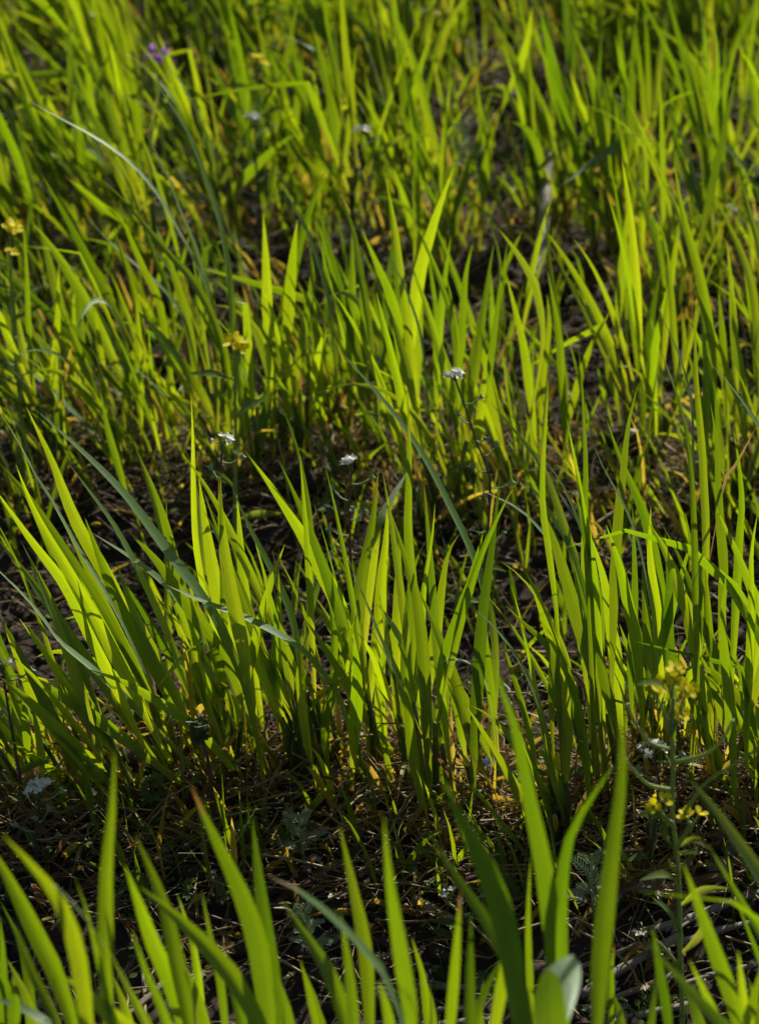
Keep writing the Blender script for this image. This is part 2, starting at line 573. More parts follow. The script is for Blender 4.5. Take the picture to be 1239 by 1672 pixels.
T(0, 19, [(1190, 1720), (1160, 1640), (1124, 1566)])
T(0, 22, [(10, 1720), (25, 1650), (22, 1590)])
T(0, 20, [(640, 1720), (632, 1650), (618, 1600)])
T(0, 20, [(480, 1720), (470, 1650), (452, 1590)])
FOLD = True
for w_, p_ in ((26, [(30, 1730), (20, 1640), (-5, 1560)]), (22, [(140, 1730), (118, 1650), (92, 1590)]), (24, [(215, 1730), (205, 1650), (180, 1585)]), (26, [(345, 1730), (330, 1650), (300, 1570)]),
               (24, [(400, 1730), (392, 1660), (368, 1590)]), (22, [(530, 1730), (520, 1660), (500, 1590)]), (22, [(700, 1730), (706, 1660), (700, 1610)]), (20, [(790, 1730), (782, 1660), (790, 1600)]),
               (24, [(1020, 1730), (1012, 1670), (1000, 1620)]), (26, [(1150, 1730), (1138, 1660), (1110, 1600)]), (24, [(1245, 1730), (1238, 1660), (1222, 1600)]), (22, [(60, 1730), (48, 1640), (12, 1565)])):
    T(0, w_, p_, 0, 15, 0.035)
for w_, p_ in ((30, [(60, 1730), (40, 1560), (0, 1470)]), (30, [(330, 1730), (318, 1560), (290, 1460)]), (28, [(700, 1740), (692, 1610), (672, 1530)]), (28, [(1000, 1740), (995, 1600), (1003, 1540)])):
    T(0, w_ * 0.6, p_, 0, 15, 0.06)
# row 1, the sharp one
T(1, 33, [(452, 1300), (420, 1200), (396, 1110), (365, 1035), (339, 985), (295, 930), (251, 870), (203, 806), (136, 738), (59, 669)], 0, 62)
T(1, 31, [(425, 1250), (392, 1125), (356, 1060), (305, 985), (258, 918), (206, 862)], 0, 15)
T(1, 28, [(345, 1280), (290, 1150), (230, 1050), (180, 950), (135, 872), (112, 823), (82, 745), (43, 664)], 15, 20)
T(1, 23, [(250, 1130), (190, 1000), (130, 900), (88, 823), (55, 770), (30, 720), (-5, 665)], 20, 66)
T(1, 30, [(290, 1230), (210, 1070), (150, 970), (92, 880), (60, 830), (30, 790), (-5, 752)], 0, 10)
T(1, 28, [(275, 1240), (220, 1130), (160, 1020), (110, 930), (75, 870), (50, 820), (26, 757)], 0, 0)
T(1, 22, [(345, 1230), (300, 1100), (262, 1010), (230, 940), (200, 880), (175, 840), (145, 800), (107, 749)], 25, 50)
T(1, 22, [(420, 1250), (380, 1120), (335, 1040), (302, 992), (271, 955), (220, 914), (149, 869)], 20, 68)
T(1, 27, [(590, 1270), (556, 1145), (520, 1092), (494, 1062), (450, 1033), (385, 1002), (330, 982), (262, 950)], -5, 55, -0.02)
T(1, 30, [(345, 1290), (250, 1185), (165, 1105), (100, 1050), (70, 1010), (35, 968), (-30, 905)], 10, 60, -0.02)
T(1, 26, [(300, 1280), (210, 1212), (150, 1167), (100, 1137), (60, 1112), (13, 1098)], -20, 15, -0.025)
T(1, 21, [(385, 1260), (335, 1200), (300, 1172), (250, 1140), (200, 1112), (142, 1092)], 50, 20, -0.03)
T(1, 25, [(285, 1290), (190, 1150), (120, 1050), (60, 960), (-10, 872)], 10, 20)
T(1, 28, [(240, 1230), (160, 1060), (110, 960), (50, 880), (-10, 795)], 5, 10)
T(1, 26, [(290, 1260), (215, 1110), (150, 1010), (100, 930), (55, 842)])
T(1, 24, [(300, 1260), (240, 1120), (185, 1010), (140, 920), (98, 838)], 5, -10)
T(1, 27, [(335, 1270), (250, 1090), (200, 1000), (170, 930), (138, 842)])
T(1, 25, [(150, 1300), (100, 1200), (60, 1120), (30, 1060), (-8, 995)])
T(1, 22, [(120, 1300), (70, 1180), (40, 1100), (5, 1015)])
T(1, 24, [(230, 1300), (150, 1180), (90, 1090), (45, 1020)], 20, 30)
T(1, 25, [(370, 1290), (310, 1180), (255, 1075), (215, 990), (190, 915)], 0, 15)
T(1, 22, [(395, 1290), (350, 1180), (320, 1095), (295, 1030), (275, 985)])
T(1, 18, [(30, 1310), (25, 1200), (18, 1105)])
T(1, 20, [(0, 1310), (3, 1210), (-4, 1110)])
T(1, 18, [(46, 1310), (45, 1210), (38, 1125)])
T(1, 16, [(72, 1310), (66, 1220), (52, 1145)])
T(1, 16, [(84, 1310), (82, 1240), (74, 1180)])
T(1, 20, [(432, 1290), (385, 1120), (345, 1000), (324, 900), (318, 800), (316, 715), (312, 638)], 10, -30)
T(1, 33, [(442, 1300), (410, 1180), (376, 1060), (352, 950), (338, 870), (324, 775)])
T(1, 29, [(432, 1290), (406, 1110), (388, 1020), (372, 940), (362, 860), (357, 778)])
T(1, 25, [(452, 1300), (430, 1180), (412, 1080), (403, 1000), (396, 930), (387, 806)])
T(1, 20, [(502, 1290), (492, 1110), (478, 1020), (461, 969), (432, 910), (402, 850), (376, 788)], 0, 20)
T(1, 31, [(570, 1300), (573, 1140), (568, 1055), (552, 985), (524, 930), (498, 880), (472, 838), (440, 790), (402, 739)], 0, 30)
T(1, 17, [(500, 1080), (506, 950), (507, 870), (496, 785), (482, 722), (462, 668)], 10, 20, 0.03)
T(1, 31, [(574, 1290), (578, 1090), (582, 1010), (588, 950), (600, 890), (609, 840), (618, 766)])
T(1, 28, [(590, 1300), (600, 1150), (611, 1080), (619, 1010), (622, 945), (629, 885), (634, 812)], 15, 0)
T(1, 21, [(658, 1310), (670, 1150), (678, 1020), (670, 920), (666, 860), (667, 800), (668, 720), (665, 636)], 0, 0, 0.0)
T(1, 29, [(792, 1300), (808, 1150), (806, 1040), (786, 952), (764, 890), (735, 830), (700, 760), (664, 703), (640, 672), (610, 635), (575, 595), (539, 557)], -25, 46, 0.03)
T(1, 27, [(772, 1290), (782, 1070), (790, 985), (799, 920), (808, 850), (816, 776)])
T(1, 25, [(714, 1310), (716, 1170), (728, 1070), (752, 1000), (772, 935), (789, 868)])
T(1, 23, [(690, 1300), (695, 1150), (708, 1060), (716, 1000), (722, 955), (731, 905), (749, 872)], -25, 30)
T(1, 27, [(662, 1300), (660, 1120), (664, 1020), (668, 965), (678, 918), (694, 884)], 0, 10)
T(1, 27, [(702, 1290), (692, 1090), (682, 990), (671, 940), (655, 890), (637, 832)])
T(1, 13, [(678, 1310), (688, 1090), (690, 980), (697, 925), (706, 868), (710, 822)])
T(1, 29, [(572, 1320), (579, 1200), (584, 1110), (577, 1032)], 5, 0, -0.02)
T(1, 25, [(640, 1310), (625, 1190), (622, 1100), (640, 1030), (646, 990)])
T(1, 24, [(690, 1320), (672, 1220), (665, 1120), (672, 1040)], 20, 10, -0.025)
T(1, 20, [(745, 1310), (728, 1200), (718, 1110), (722, 1050)])
T(1, 13, [(722, 1290), (726, 1190), (731, 1135), (741, 1064)])
T(1, 12, [(745, 1300), (736, 1200), (737, 1125)], mat='yellow')
T(1, 13, [(772, 1290), (784, 1240), (798, 1195), (812, 1148)])
T(1, 17, [(915, 1200), (908, 1100), (893, 1053), (860, 1023), (825, 988)], 0, 20)
T(1, 22, [(900, 1300), (890, 1190), (868, 1125), (848, 1080), (824, 1046), (805, 1022), (774, 993)], 0, 60, -0.015)
T(1, 17, [(905, 1300), (900, 1160), (902, 1060), (908, 1000), (913, 946)])
T(1, 15, [(885, 1300), (862, 1190), (838, 1105), (818, 1045)], 20, 20)
T(1, 24, [(978, 1290), (955, 1060), (935, 970), (908, 900), (882, 866), (856, 838), (826, 819), (784, 800)], 0, 62)
T(1, 18, [(965, 1200), (945, 960), (925, 875), (900, 800), (882, 756), (864, 733), (835, 697), (801, 658)], 20, 68)
T(1, 16, [(1000, 1150), (985, 1000), (962, 905), (940, 842), (918, 792), (884, 743)], 0, 45)
T(1, 21, [(970, 1200), (961, 1050), (950, 960), (932, 898), (905, 850), (878, 808), (841, 770)], 0, 45)
T(1, 16, [(968, 1250), (966, 1050), (960, 930), (955, 840), (956, 760), (953, 690), (950, 630), (944, 566)])
T(1, 15, [(985, 1150), (975, 1000), (964, 900), (951, 825), (939, 755), (924, 682)])
T(1, 14, [(910, 1020), (896, 900), (886, 830), (886, 760), (891, 690), (895, 616)])
T(1, 27, [(1090, 1250), (1080, 1020), (1070, 925), (1054, 850), (1039, 810), (1020, 768), (1005, 730), (989, 682)], 0, 10)
T(1, 21, [(995, 1250), (1002, 980), (1006, 890), (1011, 825), (1018, 760), (1026, 690), (1042, 625)], 0, 10)
T(1, 15, [(1070, 1050), (1046, 905), (1025, 840), (1005, 800), (985, 765), (959, 703)], 40, 58)
T(1, 23, [(1125, 1270), (1140, 980), (1132, 850), (1130, 750), (1128, 660), (1115, 600), (1095, 550), (1070, 498)], 0, 50)
T(1, 19, [(1135, 1250), (1150, 920), (1148, 800), (1144, 720), (1137, 640), (1134, 560), (1136, 486)])
T(1, 17, [(1140, 1200), (1131, 840), (1124, 740), (1115, 680), (1096, 622), (1074, 562)], 10, 20)
T(1, 19, [(1290, 860), (1268, 760), (1245, 710), (1220, 668), (1190, 627), (1156, 590)], 10, 62)
T(1, 21, [(1165, 1250), (1180, 960), (1175, 850), (1172, 785), (1169, 720), (1159, 657)])
T(1, 19, [(1185, 1260), (1200, 990), (1206, 880), (1210, 820), (1205, 755), (1196, 700)])
T(1, 6, [(1180, 795), (1190, 775), (1210, 742), (1233, 698)], mat='brown')
T(1, 18, [(1218, 1250), (1225, 1010), (1226, 905), (1236, 838)])
T(1, 23, [(985, 1280), (975, 1130), (965, 1040), (957, 960), (954, 870), (960, 775)])
T(1, 32, [(990, 1290), (972, 1120), (955, 1050), (930, 970), (908, 895), (878, 816)], 8, 0, -0.012)
T(1, 25, [(1055, 1290), (1040, 1065), (1026, 990), (1010, 920), (989, 856)], 0, 0, -0.01)
T(1, 17, [(1036, 1280), (1030, 1090), (1036, 1000), (1036, 920), (1032, 826)])
T(1, 25, [(1078, 1290), (1076, 1060), (1068, 970), (1060, 900), (1062, 826)])
T(1, 31, [(1165, 1290), (1130, 1040), (1110, 970), (1090, 910), (1058, 852)], 8, 5, -0.015)
T(1, 21, [(1130, 1280), (1142, 1000), (1135, 930), (1118, 836)])
T(1, 26, [(1020, 1290), (1012, 1120), (1000, 1020), (985, 940), (962, 870)], 10, 0)
T(1, 24, [(1100, 1290), (1098, 1130), (1090, 1030), (1092, 950), (1085, 870)])
T(1, 22, [(1200, 1290), (1190, 1130), (1180, 1030), (1185, 930)])
T(1, 13, [(1100, 1110), (1112, 1098), (1135, 1083), (1162, 1068)], 10, 30, -0.02)
T(1, 19, [(1132, 1290), (1138, 1190), (1150, 1120), (1176, 1056)])
T(1, 21, [(1240, 1270), (1228, 1150), (1232, 1050), (1242, 945)])
T(1, 24, [(1030, 1300), (1005, 1190), (985, 1110), (970, 1030)], 15, 10, -0.02)
T(1, 22, [(960, 1300), (950, 1200), (930, 1110), (905, 1040)], 15, 20, -0.02)
T(1, 20, [(475, 1300), (460, 1180), (448, 1090), (452, 1020), (440, 960)])
T(1, 20, [(520, 1300), (500, 1200), (488, 1110), (470, 1050)])
T(1, 16, [(535, 1300), (540, 1150), (545, 1040), (532, 960), (508, 940)])
T(1, 14, [(470, 1280), (462, 1130), (456, 1000), (455, 930)])
T(1, 18, [(545, 1310), (530, 1210), (540, 1140), (560, 1100)], 10, 10, -0.02)
# row 2
T(2, 23, [(446, 740), (442, 620), (438, 530), (436, 450), (430, 348)])
T(2, 27, [(450, 760), (450, 640), (458, 540), (474, 455), (490, 390), (510, 330), (534, 272)], 0, 30)
T(2, 18, [(555, 730), (548, 600), (536, 490), (512, 405), (490, 355), (455, 296)], 20, 55)
T(2, 23, [(568, 780), (570, 650), (573, 530), (575, 440), (574, 368)])
T(2, 17, [(622, 760), (616, 640), (602, 530), (586, 430), (574, 368), (545, 298)], 30, 50)
T(2, 25, [(668, 770), (663, 660), (655, 560), (640, 490), (615, 430), (590, 374)])
T(2, 27, [(672, 760), (668, 600), (675, 510), (686, 440), (700, 390), (716, 340), (741, 272)], 0, 25)
T(2, 12, [(702, 740), (690, 570), (665, 480), (640, 430), (609, 378)], 40, 60)
T(2, 17, [(748, 760), (746, 590), (735, 510), (715, 450), (690, 390), (664, 337)], 5, 30)
T(2, 18, [(690, 740), (668, 560), (655, 450), (645, 370), (625, 268)])
T(2, 19, [(712, 760), (714, 580), (724, 470), (736, 385)])
T(2, 21, [(746, 760), (750, 600), (755, 520), (760, 450), (772, 395)])
T(2, 19, [(780, 770), (792, 640), (806, 540), (816, 450), (806, 385), (783, 328)], 0, 20)
T(2, 13, [(885, 560), (876, 475), (860, 440), (838, 405), (812, 372)], 0, 50)
T(2, 9, [(825, 440), (832, 420), (840, 402), (852, 378)])
T(2, 14, [(925, 740), (918, 610), (911, 530), (900, 460), (893, 395), (889, 303)])
T(2, 19, [(880, 790), (872, 690), (864, 630), (856, 570), (842, 510), (825, 445)])
T(2, 17, [(925, 780), (920, 690), (916, 620), (914, 570), (907, 515), (893, 440)])
T(2, 19, [(880, 760), (882, 670), (886, 600), (896, 530), (893, 480)])
T(2, 15, [(918, 790), (926, 700), (940, 640), (955, 590), (975, 545), (996, 508)])
T(2, 24, [(1052, 780), (1048, 660), (1040, 560), (1032, 500), (1025, 440), (1020, 370)])
T(2, 21, [(1050, 770), (1050, 640), (1056, 570), (1064, 510), (1078, 440)])
T(2, 21, [(1072, 780), (1068, 680), (1064, 610), (1072, 550), (1088, 470)])
T(2, 15, [(1105, 640), (1098, 530), (1093, 460), (1085, 400), (1070, 336)])
T(2, 19, [(1162, 680), (1150, 530), (1138, 440), (1120, 390), (1100, 330), (1069, 278)], 0, 15)
T(2, 25, [(1165, 740), (1160, 600), (1150, 500), (1136, 430), (1120, 375), (1108, 320), (1099, 255)])
T(2, 21, [(1275, 600), (1252, 470), (1238, 400), (1220, 340), (1203, 268)])
T(2, 23, [(1245, 720), (1238, 580), (1228, 480), (1208, 410), (1168, 328)], 10, 30)
T(2, 21, [(230, 860), (195, 765), (165, 718), (138, 692), (100, 652), (55, 612), (-4, 583)], 0, 62)
T(2, 20, [(95, 810), (94, 700), (91, 610), (95, 530), (97, 430)])
T(2, 11, [(100, 660), (106, 615), (112, 590), (119, 562)], mat='yellow')
T(2, 17, [(190, 810), (168, 690), (155, 640), (135, 590), (114, 530)])
T(2, 15, [(240, 900), (222, 840), (205, 800), (192, 755), (176, 700), (164, 638)], 0, 10, -0.10)
T(2, 15, [(202, 770), (203, 680), (207, 630), (216, 588), (231, 525)], 20, 20)
T(2, 15, [(285, 800), (270, 705), (248, 635), (225, 560), (200, 490), (178, 440)])
T(2, 19, [(235, 790), (230, 700), (228, 620), (226, 540), (222, 480)])
T(2, 13, [(222, 780), (212, 660), (200, 590), (176, 540), (140, 468)], 10, 40)
T(2, 17, [(48, 760), (36, 640), (26, 540), (16, 470), (10, 380)])
T(2, 12, [(70, 760), (56, 640), (48, 540), (44, 440), (38, 350)], 20, 20)
T(2, 22, [(352, 760), (356, 600), (345, 490), (322, 435), (296, 385), (270, 338), (246, 302), (215, 268), (180, 240), (140, 215), (85, 186), (38, 158)], 0, 66)
T(2, 23, [(388, 760), (388, 610), (379, 510), (370, 420), (356, 350), (340, 302), (325, 260), (305, 212), (275, 165), (239, 113)], -5, 50)
T(2, 14, [(358, 740), (352, 540), (335, 450), (315, 390), (294, 342), (275, 290), (250, 240), (227, 183)], 20, 55)
T(2, 19, [(385, 740), (368, 590), (345, 515), (314, 458), (272, 410), (238, 370), (205, 330), (154, 282)], 0, 20, mat='deep')
T(2, 11, [(330, 640), (300, 520), (260, 465), (220, 430), (180, 395), (140, 352)], 30, 60)
T(2, 14, [(305, 700), (278, 490), (256, 430), (236, 372), (214, 310), (188, 255)], 10, 30)
T(2, 16, [(285, 640), (262, 500), (240, 450), (218, 400), (200, 360), (170, 330)])
T(2, 18, [(320, 760), (318, 600), (300, 500), (275, 420), (255, 370)])
T(2, 20, [(475, 770), (480, 640), (498, 540), (510, 460), (505, 400)])
T(2, 20, [(530, 770), (522, 640), (515, 540), (512, 460)])
T(2, 20, [(600, 770), (590, 650), (595, 560), (590, 470), (578, 430)])
T(2, 20, [(640, 770), (635, 650), (625, 560), (608, 470)])
T(2, 18, [(770, 770), (765, 650), (775, 560), (790, 480)])
T(2, 18, [(1190, 780), (1185, 650), (1180, 560), (1172, 470)])
T(2, 18, [(1215, 780), (1215, 650), (1200, 560), (1195, 470)])
T(2, 11, [(1000, 700), (985, 640), (975, 600)])
T(2, 13, [(1020, 740), (1008, 660), (990, 600), (1000, 560)])
T(2, 14, [(1110, 760), (1105, 660), (1118, 580), (1112, 500)])
# row 3
T(3, 18, [(440, 420), (428, 310), (412, 250), (392, 200), (366, 150), (340, 93)], 0, 40)
T(3, 17, [(362, 430), (352, 270), (332, 210), (306, 150), (268, 98)], 0, 45)
T(3, 22, [(520, 430), (518, 260), (511, 200), (490, 155), (464, 113), (424, 63)], 0, 30)
T(3, 15, [(552, 430), (550, 310), (546, 240), (539, 175), (536, 120), (541, 55)])
T(3, 18, [(722, 430), (706, 300), (694, 258), (680, 208), (668, 150), (654, 88)], 0, 20)
T(3, 21, [(785, 430), (786, 360), (791, 300), (796, 240), (786, 190), (777, 128)])
T(3, 15, [(722, 400), (724, 270), (728, 200), (736, 128)])
T(3, 29, [(972, 400), (952, 285), (934, 220), (915, 160), (900, 90), (880, 10)])
T(3, 23, [(1006, 400), (996, 300), (984, 235), (974, 170), (960, 110), (934, 45)])
T(3, 19, [(1038, 400), (1036, 270), (1030, 200), (1020, 130), (1004, 55)])
T(3, 17, [(1034, 400), (1032, 260), (1030, 180), (1034, 90), (1042, -10)])
T(3, 17, [(1000, 360), (998, 260), (1000, 190), (1000, 145)])
T(3, 19, [(1048, 420), (1050, 310), (1052, 260), (1044, 195)])
T(3, 21, [(1158, 400), (1152, 260), (1144, 185), (1130, 120), (1114, 55)])
T(3, 15, [(1172, 400), (1168, 200), (1170, 100), (1160, 10)])
T(3, 19, [(1158, 420), (1162, 290), (1172, 200), (1186, 130), (1207, 55)], 20, 20)
T(3, 19, [(1245, 330), (1236, 200), (1228, 135), (1213, 45)])
T(3, 13, [(1108, 360), (1102, 230), (1098, 180), (1089, 125)])
T(3, 19, [(870, 420), (876, 310), (867, 235), (856, 165), (834, 112)])
T(3, 21, [(1016, 430), (1010, 350), (998, 282), (974, 230), (948, 170), (928, 108)], 10, 0)
T(3, 16, [(830, 150), (848, 110), (862, 60), (868, 10)])
T(3, 20, [(60, 430), (50, 330), (30, 260), (0, 190), (-20, 140)])
T(3, 20, [(130, 430), (110, 330), (80, 260), (50, 190), (10, 100)], 0, 20)
T(3, 22, [(138, 430), (140, 330), (138, 270), (130, 210), (120, 150)])
T(3, 18, [(160, 430), (140, 320), (100, 240), (60, 170), (20, 80)], 0, 30)
T(3, 18, [(230, 420), (225, 330), (232, 260), (220, 170), (215, 100)])

# dry ones lying over at the roots
T(1, 16, [(330, 1300), (350, 1255), (372, 1215), (398, 1180)], 10, 30, -0.03, mat='brown')
T(1, 14, [(548, 1330), (530, 1290), (512, 1262), (500, 1250)], 10, 30, -0.03, mat='yellow')
T(1, 14, [(190, 1300), (150, 1250), (115, 1220), (75, 1212)], 20, 60, -0.02, mat='brown')
T(1, 13, [(318, 1190), (312, 1120), (306, 1080), (298, 1035)], mat='yellow')
T(1, 12, [(955, 1140), (945, 1110), (930, 1095), (915, 1088)], 30, 60, -0.02, mat='brown')
T(1, 14, [(925, 1220), (930, 1170), (936, 1130), (940, 1105)], 0, 0, 0, mat='yellow')
T(1, 12, [(1035, 1200), (1036, 1160), (1042, 1130)], mat='yellow')
T(2, 12, [(270, 720), (265, 690), (256, 660), (245, 635)], mat='yellow')
T(2, 11, [(480, 670), (486, 640), (490, 610), (486, 575)], mat='yellow')
T(2, 12, [(425, 720), (430, 690), (440, 660), (444, 630)], mat='yellow')
T(2, 9, [(905, 760), (906, 720), (907, 700)], mat='yellow')
T(2, 11, [(310, 650), (306, 600), (302, 560), (298, 530)], mat='brown')

ONES = ['', 'first', 'second', 'third', 'fourth', 'fifth', 'sixth', 'seventh', 'eighth', 'ninth', 'tenth', 'eleventh', 'twelfth', 'thirteenth', 'fourteenth',
        'fifteenth', 'sixteenth', 'seventeenth', 'eighteenth', 'nineteenth']
TENS = {2: ('twenty', 'twentieth'), 3: ('thirty', 'thirtieth'), 4: ('forty', 'fortieth'), 5: ('fifty', 'fiftieth')}
NUM = ONES + [(TENS[n // 10][1] if n % 10 == 0 else TENS[n // 10][0] + '-' + ONES[n % 10]) for n in range(20, 60)]
ROWNAME = ['front row', 'second row from front', 'third row from front', 'fourth row from front', 'farthest row']


def rough_curve(p0, az, tilt, length, bend, n=12):
    """points of a blade that starts at p0, leans by tilt towards azimuth az and bends further by bend radians"""
    pts = [Vector(p0)]
    a = tilt
    for i in range(n - 1):
        s = i / (n - 2)
        a = tilt + bend * s ** 2.2
        d = Vector((math.cos(az) * math.sin(a), math.sin(az) * math.sin(a), math.cos(a)))
        pts.append(pts[-1] + d * (length / (n - 1)))
    return pts


def sway_az():
    """blades lean mostly to the left of the photo, as the wind left them"""
    return math.pi + random.gauss(0, 0.75) if random.random() < 0.72 else random.uniform(0, 6.283)


def grow(base, row, size, ntil, nleaf, n_dead, sink, lo=False):
    """one wheat plant: calls sink(part_name, mesh_builder, material) for every stem and leaf"""
    tips = []
    for k in range(ntil):
        a = random.uniform(0, 6.283)
        b = base + Vector((math.cos(a), math.sin(a), 0)) * random.uniform(0.002, 0.011)
        hs = size * random.uniform(0.18, 0.38)
        az = sway_az()
        tl = abs(random.gauss(0.0, 0.13)) + 0.03
        left = min(1.0, max(0.0, -base.x / (0.13 * base.y + 0.02)))
        if random.random() < left:
            az = math.pi + random.gauss(0, 0.4)
            tl += 0.22 * left
        size_k = size * random.choice((0.6, 0.8, 0.92, 1.0, 1.07))
        sp = rough_curve(b - Vector((0, 0, 0.006)), az, tl, hs, 0.1, 3 if lo else 5)
        mb = MB()
        r0 = random.uniform(0.0014, 0.0021)
        tube(mb, sp, [r0 * (1 - 0.35 * i / (len(sp) - 1)) for i in range(len(sp))], 4 if lo else 6)
        sink('stem', mb, 'stem')
        for j in range(nleaf):
            f = random.uniform(0.35, 1.0) if j else 1.0
            i0 = min(len(sp) - 1, max(1, int(f * (len(sp) - 1))))
            p0 = sp[i0]
            ln = size_k * random.uniform(0.5, 0.88) * (1.0 if j == 0 else random.uniform(0.75, 1.0))
            az2 = az + random.gauss(0, 0.5) if (j == 0 or random.random() < left) else sway_az()
            tilt = tl + (abs(random.gauss(0, 0.10)) if j == 0 else random.uniform(0.1, 0.42))
            bend = random.uniform(0.0, 0.38) if random.random() < 0.87 else random.uniform(0.6, 1.7)
            pts = rough_curve(p0, az2, tilt, ln, bend, 7 if lo else 13)
            if not lo and random.random() < 0.07:       # a kinked blade, its tip hanging
                kk = random.randint(6, 9)
                pv = pts[kk]
                rt = Matrix.Rotation(random.uniform(0.8, 1.7), 3, Vector((-math.sin(az2), math.cos(az2), 0)))
                pts = pts[:kk + 1] + [pv + rt @ (q_ - pv) for q_ in pts[kk + 1:]]
            mb = MB()
            fy = random.gauss(0, 0.55)
            fac = Vector((math.sin(fy), -math.cos(fy), random.uniform(-0.1, 0.25))).normalized()
            blade(mb, pts, random.choice((0.0030, 0.0042, 0.0055, 0.0066, 0.0076)) * random.uniform(0.7, 0.98) * (0.8 + size), fac, random.gauss(0, 12), random.gauss(0, 22),
                  random.uniform(0.1, 0.4), 0.45, random.uniform(0.3, 0.5), 2 if lo else 4, 0.0 if lo else random.uniform(0, 0.10))
            sink('leaf', mb, 'leaf' if lo else 'sheen' if bend > 0.6 else 'deep' if random.random() < 0.35 else 'leaf')
            tips.append(pts[-1])
    for k in range(n_dead):
        a = random.uniform(0, 6.283)
        b = base + Vector((math.cos(a), math.sin(a), 0)) * 0.006
        pts = rough_curve(b + Vector((0, 0, random.uniform(0.0, 0.02))), random.uniform(0, 6.283), random.uniform(0.2, 1.1), size * random.uniform(0.15, 0.38), random.uniform(0.5, 1.6), 6 if lo else 9)
        for p in pts:
            p.z = max(p.z, ground_z(p.x, p.y) + 0.002)
        mb = MB()
        blade(mb, pts, random.uniform(0.0018, 0.0045), Vector((random.gauss(0, .6), -1, 0.2)).normalized(), random.gauss(0, 20), random.gauss(0, 50), random.uniform(0.2, 0.6), 0.6, 0.3, 2)
        sink('withered_leaf', mb, 'yellow' if random.random() < 0.6 else 'brown')
    return tips


# plants along each row: (pixel range of the roots at the row's ground line), spacing in metres
GAPS = {1: [(795, 870)], 2: [(858, 1020)], 3: [(285, 335), (785, 885)], 0: [], 4: [(800, 930)]}
BARE = [(785, 985, 140, 370), (858, 1020, 430, 720), (245, 345, 280, 430), (330, 610, 800, 960)]      # open soil seen in the photo
far_mb = {k: MB() for k in ('leaf', 'stem', 'yellow', 'brown')}


def far_sink(name, mb, mat):
    far_mb[mat].add([Vector(p) for p in mb.v], mb.f, mb.uv)


